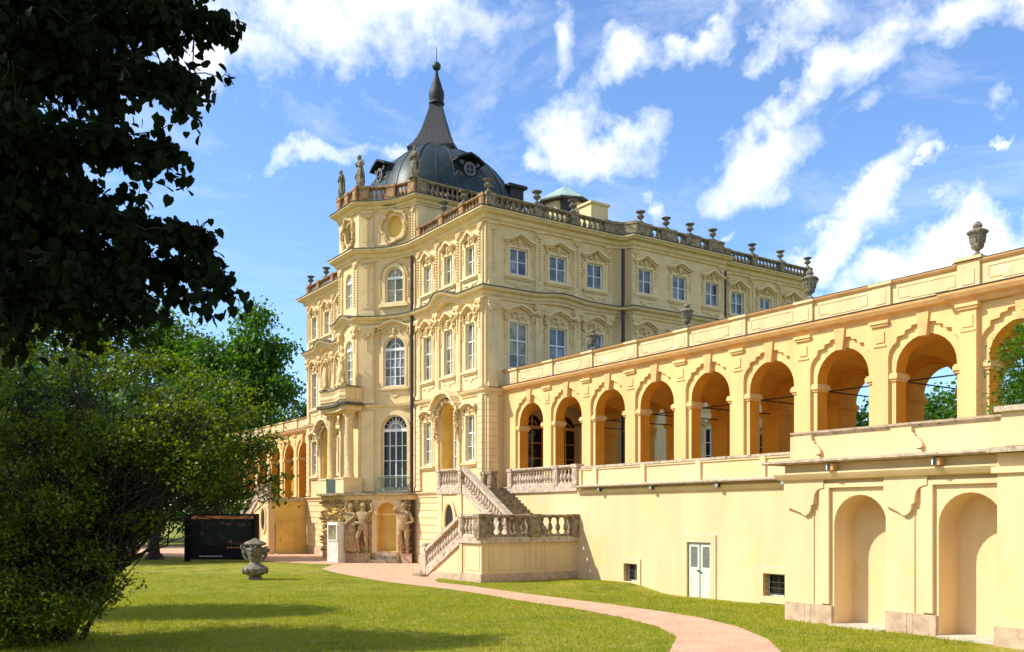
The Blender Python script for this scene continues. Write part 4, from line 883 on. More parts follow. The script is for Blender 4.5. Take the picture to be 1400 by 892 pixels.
# dormers (local: facing -y)
def dormer():
    body = MB(); body.prism([(-.85, 0), (.85, 0), (.75, 1.0), (.62, 1.45), (-.62, 1.45), (-.75, 1.0)], 0, 2.2)
    rf = MB(); pts = [(-1.05, 1.35), (-.6, 1.62), (0, 1.85), (.6, 1.62), (1.05, 1.35)]; rf.prism(pts+list(reversed([(a, b-.13) for a, b in pts])), -.28, 2.3)
    sc = MB()
    ring_mb(open_poly(0, .35, .86, 1.25, 'o'), open_poly(0, .45, .62, 1.12, 'o'), -.10, 0, sc); sc.box(-.03, .03, -.06, 0, .42, 1.15); sc.box(-.32, .32, -.06, 0, .75, .81)
    for sg in (-1, 1):
        for (cx_, cz_, r_, tu) in ((.78, .25, .30, 1.5), (.58, 1.12, .16, 1.3), (1.05, .12, .18, 1.2)):
            sc.tube([(sg*(cx_+r_*(1-.09*i)*math.cos(i*.75*tu)), -.06, cz_+r_*(1-.09*i)*math.sin(i*.75*tu)) for i in range(10)], .04, 5)
    return body, rf, sc
for (dx, dy, rz) in ((0, -3.55, 0), (3.55, 0, PI/2), (0, 3.6, PI), (-3.55, 0, -PI/2)):
    b_, r_, s_ = dormer(); o = part('dormer', b_, M['slate'], dome, (DX+dx*1.07, DY+dy*1.07, 24.65), rz)
    for nm, q in (('dormer_roof', r_), ('dormer_scrollwork', s_)):
        me = q.mesh(nm, M['slate' if nm == 'dormer_roof' else 'sunscroll']); c = obj(nm, me, dome, (DX+dx*1.2, DY+dy*1.2, 24.55), rz)
    g_ = blind_mb((0, .45, .62, 1.12, 'o', -.02)); obj('dormer_pane', g_.mesh('dormer_pane', M['glassd']), dome, (DX+dx*1.2, DY+dy*1.2, 24.55), rz)
for (x, y) in ((-58.4, 28.1), (-51.9, 35.6)):
    q = MB(); q.box(-.55, .55, -.55, .55, 22.6, 25.1); q.box(-.75, .75, -.75, .75, 25.1, 25.3); part('roof_turret', q, M['slate'], dome, (x, y, 0))
# ---- spire
sp = MB(); SP = [(2.25, 27.5), (2.32, 27.72), (1.92, 28.05), (1.50, 28.6), (1.18, 29.2), (.90, 29.95), (.66, 30.6), (.50, 31.1)]
for i in range(len(SP)-1): pass
sp.lathe(SP, 4, (DX, DY, 0), rot=0)
spire = palw('spire', sp, 'slate')
part('spire_bulb', MB().lathe([(.44, 31.05), (.54, 31.12), (.54, 31.2), (.46, 31.3), (.50, 31.45), (.54, 31.7), (.51, 31.95), (.38, 32.3), (.30, 32.6), (.17, 32.95), (.11, 33.3), (.10, 33.55)], 16, (DX, DY, 0)), M['slate'], spire, smooth=True)
bl = MB().lathe([(.02, 33.42)]+[(.30*math.cos(a), 33.72+.30*math.sin(a)) for a in np.linspace(-1.4, 1.4, 9)]+[(.02, 34.02)], 14, (DX, DY, 0)); bl.tube([(DX, DY, 34.0), (DX, DY, 35.05)], .028, 5)
part('spire_ball', bl, M['copper'], spire, smooth=True)
# ---- lantern and chimney on the main roof
ln = MB().lathe([(1.55, 19.6), (1.55, 24.2)], 12, (-50.0, 38.6, 0)); q = palw('lantern', ln, 'trim'); part('lantern_roof', MB().lathe([(1.95, 24.05), (1.98, 24.2), (1.0, 24.85), (.06, 25.4)], 8, (-50.0, 38.6, 0)), M['roofg'], q); part('lantern_eave', MB().lathe([(1.9, 23.98), (2.0, 24.06), (2.0, 24.16), (1.9, 24.16)], 8, (-50, 38.6, 0)), M['cap'], q)
part('lantern_window', MB().box(-48.75, -48.4, 37.3, 38.1, 23.0, 23.9), M['glassd'], q)
chm = MB().box(-46.6, -45.4, 37.2, 38.6, 19.6, 22.75); chm.box(-46.7, -45.3, 37.1, 38.7, 22.75, 22.9); palw('chimney', chm, 'trim')
# ---- small entrance box of white boards under the portico
kb = thing('entrance_booth', 'narrow white boarded entrance door box with a small window under the portico', 'booth', (-53.15, 23.05, .0))
bx = MB(); bx.box(-.42, .42, -.03, .03, .05, 2.55); part('panel', bx, M['booth'], kb, (0, 0, 0), math.radians(28)); part('side', MB().box(.38, .43, .03, .8, .05, 2.55), M['booth'], kb, (0, 0, 0), math.radians(28))
part('window_pane', MB().box(-.30, .30, -.05, -.03, 1.45, 2.35), M['glassf'], kb, (0, 0, 0), math.radians(28)); ring_mb_ = ring_mb([(-.36, 1.39), (.36, 1.39), (.36, 2.41), (-.36, 2.41)], [(-.30, 1.45), (.30, 1.45), (.30, 2.35), (-.30, 2.35)], -.07, -.03); part('window_frame', ring_mb_, M['white'], kb, (0, 0, 0), math.radians(28))

# ================================================================== ARCADES
AY = 28.55; AD = 6.9; BT = 1.2; TZ = 4.36; BAY = 3.2
def arcade(name, label, x0, n, xa, xb, mir=False):
    """loggia of n round arches; x0 = centre of the first arch, open towards the garden and to the back"""
    A = thing(name, label, 'arcade'); XW = xb-xa
    def pt(nm, mb, m, smooth=False, par=None, stuff=False):
        if mir: mb.mirror(XC2)
        return part(nm, mb, M[m], par or A, smooth=smooth, stuff=stuff)
    def sh(mb, dx=0, dy=0): mb.v = [(x+dx, y+dy, z) for x, y, z in mb.v]; return mb
    ops = [(x0+BAY*i-xa, TZ, 2.16, 8.94, 'a', .55) for i in range(n)]
    w = wall_mb(XW, TZ, 9.75, ops, .55, back=True); sh(w, xa, AY); pt('wall', w, 'arc')
    ops2 = [(x0+BAY*i-xa, TZ, 2.16, 8.94, 'a', BT) for i in range(n)]
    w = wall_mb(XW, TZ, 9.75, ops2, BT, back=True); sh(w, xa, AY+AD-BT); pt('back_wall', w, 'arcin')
    for i in range(n):     # lining of each opening, the deep orange of shade in its colour, 12 mm proud of the wall's cut
        c = x0+BAY*i
        for (yy, dep) in ((AY+.012, .545), (AY+AD-BT+.01, BT-.02)):
            a = open_poly(c, TZ, 2.16, 8.94, 'a'); b = open_poly(c, TZ, 2.135, 8.92, 'a'); a2 = a[1:]+[a[0]]; b2 = b[1:]+[b[0]]
            lp = a2[:]; m_ = MB(); k = len(a2)
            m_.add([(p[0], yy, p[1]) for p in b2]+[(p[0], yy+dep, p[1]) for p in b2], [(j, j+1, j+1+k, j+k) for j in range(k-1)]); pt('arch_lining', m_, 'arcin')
        # groin vault of the bay
        N = 14; vs = []; fs = []; hx_ = BAY/2; hy_ = (AD-.55-BT)/2; yc = AY+.55+hy_
        for iy in range(N+1):
            for ix in range(N+1):
                u = -1+2*ix/N; v = -1+2*iy/N
                z = 7.75+max(math.sqrt(max(0, 1-u*u)), math.sqrt(max(0, 1-v*v)))*1.42; vs.append((c+u*hx_, yc+v*hy_, z))
        fs = [(iy*(N+1)+ix, iy*(N+1)+ix+1, (iy+1)*(N+1)+ix+1, (iy+1)*(N+1)+ix) for iy in range(N) for ix in range(N)]
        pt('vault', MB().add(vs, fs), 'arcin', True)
        ti = MB(); ti.tube([(c-1.5, AY+1.1, 7.62), (c+1.5, AY+1.1, 7.62)], .028, 5); ti.tube([(c+BAY/2, AY+.3, 7.65), (c+BAY/2, AY+AD-.3, 7.65)], .028, 5); pt('tie_rod', ti, 'iron')
        k_ = MB(); k_.prism([(c-.13, 8.86), (c+.13, 8.86), (c+.22, 9.62), (c-.22, 9.62)], AY-.20, AY+.03); pt('keystone', k_, 'arctrim')
    for i in range(-1, n):   # piers: imposts, pilasters
        c = x0+BAY*(i+.5); l, r_ = c-.52, c+.52
        if i == -1: l = max(l, xa)
        if r_ > xb: r_ = xb
        im = MB(); imb = MB()
        for (pr, z0, z1) in ((.05, 7.50, 7.58), (.10, 7.58, 7.72), (.07, 7.72, 7.78)):
            im.box(l-pr if i > -1 else l, r_+pr, AY-pr, AY+.55+pr, z0, z1); imb.box(l-pr if i > -1 else l, r_+pr, AY+AD-BT-pr, AY+AD+pr, z0, z1)
        pt('impost', im, 'arc'); pt('impost', imb, 'arcin')
        pj = .30 if (not mir and abs(c+15.8) < .3) else .135
        rt = [(.30, 4.40), (.30, 8.30), (.34, 8.52), (.46, 8.70), (.60, 8.80), (.63, 8.98), (.90, 9.02), (.93, 9.15), (1.14, 9.19), (1.17, 9.28), (1.40, 9.30)]
        lft = [(c-a_, b_) for a_, b_ in reversed(rt)] if i > -1 else [(xa, 9.25)] if False else [(xa, 4.40)]
        rgt = [(c+a_, b_) for a_, b_ in rt]
        pol = (rgt+[(c+1.40, 9.62), (c-1.40, 9.62)]+lft) if i > -1 else (rgt+[(c+1.40, 9.62), (xa, 9.62), (xa, 4.40)])
        if i == n-1: pol = [(min(a_, xb), b_) for a_, b_ in pol]
        if i > -1 or not mir: pt('pier_facing', MB().prism(pol, AY-.125, AY+.01), 'arc')
        if i > -1:
            im2 = MB(); im2.box(c-.27, c+.27, AY-pj, AY, TZ, 9.42) if pj > .2 else None; im2.box(c-.24, c+.24, AY-pj-.03, AY-.12, 8.72, 8.77); im2.box(c-.17, c+.17, AY-pj-.03, AY, 8.86, 9.22)
            im2.box(c-.33, c+.33, AY-pj-.07, AY, 9.42, 9.50); im2.box(c-.37, c+.37, AY-pj-.12, AY, 9.50, 9.60)
            im2.box(c-.33, c+.33, AY-pj-.05, AY, TZ, 4.6); pt('pilaster', im2, 'arc')
    # cornice, parapet with pedestals and coping
    brk = (-15.8-.45) if not mir else None
    path = [(xa, AY), (xb, AY)] if mir else [(xa, AY), (brk, AY), (brk, AY-.2), (xb, AY-.2)]
    cpr = [(0, 9.60), (.12, 9.62), (.16, 9.74), (.34, 9.80), (.42, 9.92), (.44, 10.0), (0, 10.04)]
    pt('cornice', MB().sweep(path, cpr), 'arctrim'); pt('cornice_flashing', MB().sweep(path, [(0, 10.045), (.45, 10.005), (.47, 10.02), (.47, 10.04), (0, 10.08)]), 'cap')
    pp = MB(); pp.box(xa, xb, AY+.0, AY+.42, 10.0, 10.82); 
    if not mir: pp.box(-16.2, xb, AY-.18, AY, 10.06, 10.86)
    pt('parapet', pp, 'parap')
    for i in range(n):
        c = x0+BAY*i; yf = AY if (mir or c < -16) else AY-.18
        a_ = MB(); w_ = 1.02
        for (px0, px1, pz0, pz1) in ((-w_, w_, 10.66, 10.69), (-w_, -w_+.03, 10.36, 10.66), (w_-.03, w_, 10.30, 10.66), (-w_*.55, w_*.75, 10.22, 10.25), (-w_*.95, -w_*.55, 10.29, 10.32), (w_*.72, w_, 10.28, 10.31)): a_.box(c+px0, c+px1, yf-.018, yf, pz0, pz1)
        pt('panel_moulding', a_, 'parap')
    for i in range(-1, n):
        c = x0+BAY*(i+.5); 
        if c < xa+.3: continue
        yf = AY if (mir or c < -16.2) else AY-.18; tall = .12 if (not mir and abs(c+15.8) < .3) else 0
        q = MB(); q.box(c-.36, c+.36, yf-.09, yf+.3, 10.02, 10.84+tall); q.box(c-.20, c+.20, yf-.11, yf, 10.2, 10.66); q.box(c-.44, c+.44, yf-.17, yf+.36, 10.84+tall, 10.93+tall); pt('parapet_pedestal', q, 'parap')
    pth = [(xa, AY), (xb, AY)] if mir else [(xa, AY), (-16.25, AY), (-16.25, AY-.18), (xb, AY-.18)]
    pt('coping', MB().sweep(pth, [(-.46, 10.82), (.05, 10.82), (.10, 10.88), (.12, 10.93), (-.5, 10.93)]), 'arctrim'); pt('coping_flashing', MB().sweep(pth, [(-.5, 10.935), (.13, 10.935), (.13, 10.955), (-.5, 10.97)]), 'cap')
    fl = MB(); fl.box(xa, xb, 26.93+.02, AY+AD+.6, TZ-.3, TZ); pt('floor', fl, 'concrete'); rf = MB(); rf.box(xa, xb, AY+.42, AY+AD, 9.75, 10.1); pt('roof', rf, 'roof')
    lower = MB().box(xa, xb, AY+AD+.1, AY+AD+.5, -.5, TZ-.3); pt('rear_wall', lower, 'wall'); return A
arcade('arcade', 'long orange yellow arcade of round arches running from the palace towards the right edge', -39.85, 10, -42.4, -9.45)
arcade('arcade', 'short distant arcade of round arches on the far left side of the palace', -38.5, 6, -42.4, -20.9, mir=True)

# ================================================================== TERRACE WALL with door and barred windows
TW = 26.93
tw_ = thing('terrace_wall', 'plain sunny cream terrace wall with a pale double door below the arcade', 'wall', (0, 0, 0)); fT = Fac((-39.9, TW), (-9.0, TW))
lx = lambda X_: X_+39.9
DZ = -.42; ops = [(lx(-26.1), DZ, 1.30, 1.86, 'r', .16), (lx(-30.15), .06, .86, .84, 'r', .30), (lx(-22.35), -.04, 1.0, .80, 'r', .30)]
wm = wall_mb(fT.L, -1.2, TZ-.02, ops, .3, border=[(0, 0), (0, -.6), (8.5, -.6), (10, -1.2), (fT.L, -1.2), (fT.L, 4.3), (0, 4.3)]); part('wall', wm, M['low'], tw_, fT.at(0), fT.a)
for x, z, w, h in ((-26.1, DZ, 1.30, 1.86-DZ), (-30.15, .06, .86, .78), (-22.35, -.04, 1.0, .84)):
    b_ = .26 if w > 1.2 else .20; q = MB(); hh = h+(.30 if w > 1.2 else .22); zb_ = -.0 if w > 1.2 else -.24
    ring_mb([(-w/2-b_, zb_), (w/2+b_, zb_), (w/2+b_, hh), (-w/2-b_, hh)], [(-w/2, .001 if w < 1.2 else .002), (w/2, .001 if w < 1.2 else .002), (w/2, h), (-w/2, h)], -.05, 0, q)
    q2 = MB(); bw = w/2+b_; ring_mb([(-bw-.045, zb_), (bw+.045, zb_), (bw+.045, hh+.045), (-bw-.045, hh+.045)], [(-bw, zb_+.002), (bw, zb_+.002), (bw, hh), (-bw, hh)], -.010, 0, q2)
    part('surround_edge', q2, M['concrete'], tw_, fT.at(lx(x), z), fT.a); part('surround', q, M['low'], tw_, fT.at(lx(x), z), fT.a)
dr = part('door', MB().box(-.645, .645, .10, .14, 0, 2.27), M['door'], tw_, fT.at(lx(-26.1), DZ), fT.a)
for sg in (-1, 1):
    q = MB(); q.box(sg*.325-.30, sg*.325+.30, .062, .099, .03, 2.25); part('door_leaf', q, M['door'], dr)
    q = MB(); c = sg*.325; 
    ring_mb([(c-.28, .05), (c+.28, .05), (c+.28, 2.22), (c-.28, 2.22)], [(c-.19, 1.28), (c+.19, 1.28), (c+.19, 2.10), (c-.19, 2.10)], .045, .062, q); q.box(c-.19, c+.19, .052, .062, .16, 1.06); ring_mb([(c-.2, .14), (c+.2, .14), (c+.2, 1.08), (c-.2, 1.08)], [(c-.15, .2), (c+.15, .2), (c+.15, 1.02), (c-.15, 1.02)], .036, .05, q)
    part('door_panel', q, M['door'], dr); g = MB()
    for i in range(11): g.box(c-.19+.0365*i, c-.19+.0365*i+.012, .045, .062, 1.28, 2.10)
    part('door_grille', g, M['steel'], dr)
part('door_handle', MB().box(-.09, -.03, .0, .05, 1.12, 1.17).box(.03, .09, .0, .05, 1.06, 1.11).tube([(-.06, .02, 1.15), (-.16, .0, 1.14)], .014, 5).tube([(.06, .02, 1.09), (.14, .0, 1.08)], .014, 5), M['iron'], dr)
for x, z, w, h in ((-30.15, .06, .86, .78), (-22.35, -.04, 1.0, .84)):
    r_ = part('cellar_window', MB().box(-w/2, w/2, .25, .29, 0, h), M['white'], tw_, fT.at(lx(x), z), fT.a)
    part('pane', MB().box(-w/2+.07, -.02, .235, .25, .06, h-.06).box(.02, w/2-.07, .235, .25, .06, h-.06), M['glassd'], r_); g = MB()
    for i in range(4): g.tube([(-w/2+w*(i+.5)/4, .10, 0), (-w/2+w*(i+.5)/4, .10, h)], .012, 5)
    for i in range(4): g.tube([(-w/2, .09, h*(i+.5)/4), (w/2, .09, h*(i+.5)/4)], .012, 5)
    part('iron_grille', g, M['iron'], r_)
part('ledge', MB().sweep([(-33.75, TW), (-9, TW)], [(0, 3.92), (.10, 3.94), (.12, 4.0), (.14, 4.06), (.20, 4.10), (.0, 4.12)]), M['low'], tw_)
part('ledge_slab', MB().sweep([(-33.75, TW), (-9, TW)], [(-.1, 4.30), (.36, 4.22), (.38, 4.26), (.38, 4.29), (-.1, 4.36)]), M['stone'], tw_)
pp = MB().box(-33.6, -9, TW+.06, TW+.30, 4.33, 5.12); part('parapet', pp, M['low'], tw_); part('parapet_cap', MB().box(-33.6, -9, TW-.02, TW+.38, 5.12, 5.21), M['stone'], tw_); part('parapet_cap_moulding', MB().box(-33.6, -9, TW+.01, TW+.06, 5.04, 5.12), M['low'], tw_)
for X_ in (-33.72, -32.6, -29.4, -26.15, -22.9, -19.7, -16.5): part('parapet_post', MB().box(X_-.13, X_+.13, TW-.03, TW+.36, 4.34, 5.115), M['low'], tw_)
for i, X_ in enumerate((-32.0, -28.6, -24.9, -21.75)):
    fl = thing('floodlight', ['small floodlight under the terrace ledge nearest the staircase', 'small floodlight under the terrace ledge to the left of the pale door', 'small floodlight under the terrace ledge just right of the pale door', 'small floodlight under the terrace ledge beside the niche block'][i], 'floodlight', (X_, TW-.16, 4.12), group='small floodlights under the ledges')
    part('lamp_body', MB().box(-.10, .06, -.12, .02, -.10, .04), M['iron'], fl); part('lamp_glass', MB().box(-.09, .05, -.14, -.122, -.09, .03), M['steel'], fl); part('bracket', MB().box(-.02, .02, 0, .15, .0, .03), M['steel'], fl)

# ================================================================== PROJECTING BLOCK WITH NICHES
BY = 20.98; nb = thing('niche_block', 'projecting cream terrace block with two tall round headed niches at the right edge', 'wall', (-16.9, BY, 0)); BXL = -16.9; BXR = -4.5
nb.location = (0, 0, 0)
nic = [-14.65, -11.71, -8.77]; NW = 1.56
fB = Fac((BXL, BY), (BXR, BY)); bx_ = lambda X_: X_-BXL
ops = [(bx_(x), .04, NW, 3.46, 'a', .82) for x in nic]
part('wall', wall_mb(fB.L, 0, 4.35, ops, .3), M['low'], nb, fB.at(0), fB.a); part('side_wall', MB().box(BXL, BXL+.3, BY+.3, TW-.05, -.9, 4.35), M['low'], nb)
for i, o in enumerate(ops):
    X_ = nic[i]
    part('niche', blind_mb(o), M['low'], nb, fB.at(0), fB.a)
    # stepped frame cut in round the niche, standing proud of the wall
    q = MB(); xl, xr = o[0]-NW/2-.10, o[0]+NW/2+.0
    ring_mb([(xl-.0, .56), (xr, .56), (xr, 3.68), (xl, 3.68)], [(xl+.1, .57), (xr-.001, .57)]+[(p[0], p[1]) for p in arc_pts(o[0], 2.68, NW/2, .0, PI, 14)][0:0]+[(xr-.001, 3.56), (xl+.1, 3.56)], -.06, 0, q)
    q = MB(); q.box(xl-.30, xl, -.10, 0, .56, 3.66); q.box(xl-.30, xr-.02, -.10, 0, 3.66, 3.78); part('niche_frame', q, M['low'], nb, fB.at(0), fB.a)
    part('stone_threshold', MB().box(xl+.1, xr, -.26, .82, -.1, .045), M['concrete'], nb, fB.at(0), fB.a)
for (a, b) in ((-16.98, -15.45), (-13.86, -12.51), (-10.92, -9.57)):   # plinth of separate sandstone blocks
    R = random.Random(int(a*10)); ws = [.44, .56, 1.0]; x = a
    for w in ws:
        x1 = a+(b-a)*w; part('stone', MB().box(x+.004, x1-.004, -.10+R.uniform(0, .012), .78 if w == 1.0 else .05, -.05, .52+R.uniform(-.008, .008)), M['plinth'], nb, (0, BY, 0), 0); x = x1
    xr = a+1.30 if a < -16.5 else a+1.14; xl = a if a < -16.5 else a-.02
    def off_(pts, z0_): return [(xr+px_, z0_+pz_) for px_, pz_ in pts]
    sc1 = off_([(0, 3.97), (0, 3.66), (-.10, 3.645), (-.20, 3.60), (-.28, 3.50), (-.31, 3.36), (-.33, 3.22), (-.40, 3.20), (-.41, 3.08), (-.47, 2.98), (-.56, 2.92), (-.66, 2.93), (-.72, 2.99)], 0)
    part('scroll_console', MB().prism(sc1+[(xl, 3.20), (xl, 3.97)], BY-.13, BY), M['low'], nb)
    sc2 = off_([(-.50, 5.11), (-.49, 4.98), (-.42, 4.93), (-.41, 4.88), (-.30, 4.80), (-.22, 4.70), (-.21, 4.62), (-.27, 4.57), (-.36, 4.58), (-.34, 4.55), (-.25, 4.53), (-.21, 4.46)], 0)
    part('scroll_console', MB().prism(sc2+[(xl+.1, 4.46), (xl+.1, 5.11)], BY+.02, BY+.12), M['low'], nb)
    part('pier', MB().box(xl, xr-.38, BY-.03, BY, .5, 3.0), M['low'], nb)
part('frieze', MB().box(BXL-.02, BXR, BY-.16, BY+.02, 3.98, 4.30), M['low'], nb)
part('moulding', MB().sweep([(BXL-.02, TW-.1), (BXL-.02, BY-.02), (BXR, BY-.02)], [(0, 3.86), (.20, 3.90), (.26, 3.98), (.30, 4.04), (.30, 4.08), (0, 4.10)]), M['low'], nb)
part('ledge_slab', MB().sweep([(BXL, TW-.1), (BXL, BY), (BXR, BY)], [(-.1, 4.30), (.50, 4.32), (.55, 4.35), (.55, 4.40), (-.1, 4.46)]), M['stone'], nb)
part('parapet', MB().box(BXL+.10, BXR, BY+.12, BY+.40, 4.42, 5.12), M['low'], nb); part('parapet', MB().box(BXL+.10, BXL+.38, BY+.40, TW+.1, 4.42, 5.10), M['low'], nb)
part('parapet_cap', MB().sweep([(BXL+.10, TW), (BXL+.10, BY+.12), (BXR, BY+.12)], [(-.34, 5.10), (.02, 5.10), (.04, 5.15), (.09, 5.17), (.10, 5.22), (-.36, 5.24)]), M['stone'], nb)
part('floor', MB().box(BXL+.3, BXR, BY+.3, TW-.0, 4.15, 4.33), M['concrete'], nb)
# the corner pier at the right end steps forward again
XP = -10.86; q = MB().box(XP, BXR, BY-.42, BY-.02, .0, 3.86); q.box(XP-.1, BXR, BY-.50, BY-.1, 3.86, 4.0); q.box(XP, BXR, BY-.42, BY-.02, 4.0, 4.3); 
part('corner_pier', q, M['low'], nb); part('corner_cap', MB().box(XP-.12, BXR, BY-.34, BY+.5, 5.24, 5.36), M['stone'], nb); part('corner_parapet', MB().box(XP-.02, BXR, BY-.22, BY+.1, 4.47, 5.24), M['low'], nb); part('corner_slab', MB().box(XP-.1, BXR, BY-.72, BY-.54, 4.31, 4.42), M['stone'], nb)
part('corner_plinth', MB().box(XP-.04, BXR, BY-.50, BY-.42, -.05, .45), M['plinth'], nb)
for i, X_ in enumerate((-15.25, -12.3)):
    fl = thing('floodlight', ['floodlight under the ledge above the left niche', 'floodlight under the ledge above the right niche'][i], 'floodlight', (X_, BY-.26, 4.16), group='small floodlights under the ledges')
    part('lamp_body', MB().box(-.12, .08, -.16, .04, -.05, .12), M['arctrim'], fl); part('lamp_glass', MB().box(-.11, .0, -.18, -.165, -.04, .11), M['white'], fl); part('shade', MB().box(-.06, .0, -.2, -.18, -.04, .11), M['iron'], fl)
for i, X_ in enumerate((-13.95, -11.0)):
    tag(obj('sensor_box', MB().box(-.05, .05, -.10, 0, -.08, .08).mesh('sensor_box', M['iron']), None, (X_, BY+.80, 3.05 if i == 0 else 3.10)), ['tiny dark box fixed inside the left niche', 'tiny dark box fixed inside the right niche'][i], 'box', 'tiny dark boxes in the niches')

# ================================================================== STAIRCASES
def staircase(name, label, mir):
    S = thing(name, label, 'staircase')
    def mm(x): return XC2-x if mir else x
    def pt(nm, mb, m, par=None, smooth=False):
        if mir: mb.mirror(XC2)
        return part(nm, mb, M[m], par or S, smooth=smooth)
    Y0, Y1, Y2, YW = 21.6, 24.15, 24.3, TW-.004
    XR_, XN, XL0, XT, XE = -33.9, -35.6, -38.9, -39.9, -42.3
    LZ = 1.95
    # walls
    pt('wall', MB().box(XN, XR_, Y0+.02, YW, .0, 1.70), 'gold' if False else 'low')
    pt('front_wall', MB().prism([(XL0+.1, 0), (XN, 0), (XN, 1.72), (XL0+.1, .12)], Y0+.02, Y1), 'low')
    pt('upper_wall', MB().prism([(XE+.02, 0), (XN+.2, 0), (XN+.2, 1.8), (XT+.1, 4.05), (XE+.02, 4.05)], Y2+.02, Y2+.42), 'low')
    pt('landing_wall', MB().box(XE+.03, XT-.05, Y2+.43, 27.28, 0, 4.05), 'low' if not mir else 'gold')  # far landing: golden cast of shade put into the wall colour
    pt('landing_pilaster', MB().box(XE+.02, XE+.42, Y2-.06, Y2+.02, 0, 4.04), 'low'); pt('landing_pilaster', MB().box(XT-.42, XT, Y2-.06, Y2+.02, 0, 4.04), 'low')
    pt('panel', MB().box(XE+.46, XT-.46, Y2-.004, Y2+.02, .6, 3.95), 'low')
    ocx = (XE+XT)/2
    pt('oval_moulding', ring_mb(open_poly(ocx, 1.55, 1.35, 3.75, 'o'), open_poly(ocx, 1.75, .92, 3.55, 'o'), Y2-.10, Y2), 'low'); pt('oval_lining', ring_mb(open_poly(ocx, 1.75, .92, 3.55, 'o'), open_poly(ocx, 1.80, .82, 3.50, 'o'), Y2-.07, Y2), 'gold')
    bm_ = MB(); lp = open_poly(ocx, 1.80, .82, 3.50, 'o'); bm_.prism(lp, Y2-.02, Y2-.012); pt('oval_window', bm_, 'dark')
    # plinths and raised panels on the lower landing
    pt('plinth', MB().box(XN-.02, XR_+.04, Y0-.03, YW, -.1, .36), 'plinth'); pt('plinth', MB().box(XL0+.1, XN-.02, Y0-.02, Y0+.3, -.1, .30), 'plinth'); pt('pilaster', MB().box(XN-.02, XN+.16, Y0-.05, Y0+.05, .36, 1.72), 'low')
    fr_ = MB(); ring_mb([(XN+.30, .5), (XR_-.14, .5), (XR_-.14, 1.62), (XN+.30, 1.62)], [(XN+.33, .53), (XR_-.17, .53), (XR_-.17, 1.59), (XN+.33, 1.59)], Y0+.0, Y0+.02, fr_); pt('panel_moulding', fr_, 'orn')
    for (a, b) in ((Y0+.12, Y0+.42), (Y0+.62, Y0+2.35), (Y0+2.95, Y0+3.25), (Y0+3.45, Y0+5.1)):
        q = ring_mb([(a, .52), (b, .52), (b, 1.6), (a, 1.6)], [(a+.03, .55), (b-.03, .55), (b-.03, 1.57), (a+.03, 1.57)], 0, .02); q.v = [(XR_+.015-y, x, z) for x, y, z in q.v]; pt('panel_moulding', q, 'orn')
    q = MB().box(XR_-.01, XR_+.03, Y0+2.62, Y0+2.8, .36, 1.72); pt('pilaster', q, 'low')
    pt('landing_slab', MB().box(XN-.04, XR_+.12, Y0-.10, YW, 1.71, 1.98), 'stone'); pt('landing_slab', MB().box(XE-.08, XT+.04, Y2-.10, 27.26, 4.05, 4.36), 'stone')
    # steps, each a block of its own
    n = 11
    for i in range(n):
        xa_ = XL0+.1+(XN-XL0-.1)*i/n; pt('step', MB().box(xa_-.02, XN, Y0+.22, Y1, LZ*(i)/n if i else .16, .16+(LZ-.14)*(i+1)/n), 'stone')
    pt('step', MB().box(XL0-.75, XL0+.2, Y0-.28, Y1+.3, -.02, .15), 'stonedk'); pt('step', MB().box(XL0-.32, XL0+.15, Y0-.08, Y1+.1, .15, .30), 'stonedk')
    n = 15
    for i in range(n):
        xb_ = XN-.25-(abs(XT-XN)-.25)*i/n; z1_ = LZ+(TZ-LZ)*(i+1)/n
        pt('step', MB().box(XT, xb_+.03, Y2+.30, YW-.01, z1_-(TZ-LZ)/n*1.35, z1_), 'stonedk')
    pt('stair_core', MB().prism([(XT, 1.9), (XN-.3, 1.9), (XT, 4.05)], Y2+.43, YW-.03), 'low')
    def rail_flat(nm, p0, p1, zb, h, cm, peds, pitch=.27, ends=.30):
        # p0,p1 plan; peds distances; uses slab base, cap, balusters
        if mir: p0, p1 = (mm(p1[0]), p1[1]), (mm(p0[0]), p0[1]); L_ = math.dist(p0, p1); peds = [L_-s for s in peds]
        return balustrade(S, [p0, p1], zb, peds, ends, h, m=cm, pitch=pitch, name=nm, inset=0, stuff=False, k=1.0, base=.14)
    rail_flat('balustrade', (XN-.0, Y0+.08), (XR_+.0, Y0+.08), LZ, 1.03, 'stone', [.12, 1.58], .245, .26)
    if True:
        p0, p1 = (XR_-.04, Y0+.1), (XR_-.04, YW)
        if mir: p0, p1 = (mm(p1[0]), p1[1]), (mm(p0[0]), p0[1])
        balustrade(S, [p0, p1], LZ, [.0, 2.7, 5.1], .62, 1.03, m='stonedk', pitch=.38, name='balustrade', stuff=False, k=1.15, base=.14)  # shaded side: darker copy of the front rail's stone
    rail_flat('balustrade', (XE+.1, Y2+.08), (XT-.0, Y2+.08), TZ, .98, 'stone', [.05, 2.2], .24, .30)
    # sloping balustrades
    for (xa_, za, xb_, zb_, yy, cm, nn, dark) in ((XL0+.15, .35, XN-.02, LZ, Y0+.08, 'stone', 12, 0), (XN-.1, LZ, XT+.12, TZ, Y2+.08, 'stone', 17, 0)):
        r_ = pt('balustrade', MB().slopebox(xa_, za-.32, xb_, zb_-.32, yy-.16, yy+.16, .46), cm); pt('rail', MB().slopebox(xa_, za+.84, xb_, zb_+.84, yy-.19, yy+.19, .17), cm, r_)
        key = ('balS', cm); 
        if key not in WC: WC[key] = MB().lathe(bal_prof(.74), 10, caps=False).mesh('baluster', M[cm], True)
        for i in range(nn):
            t = (i+.7)/(nn+.4); obj('baluster', WC[key], r_, (mm(xa_+(xb_-xa_)*t), yy, za+(zb_-za)*t+.12))
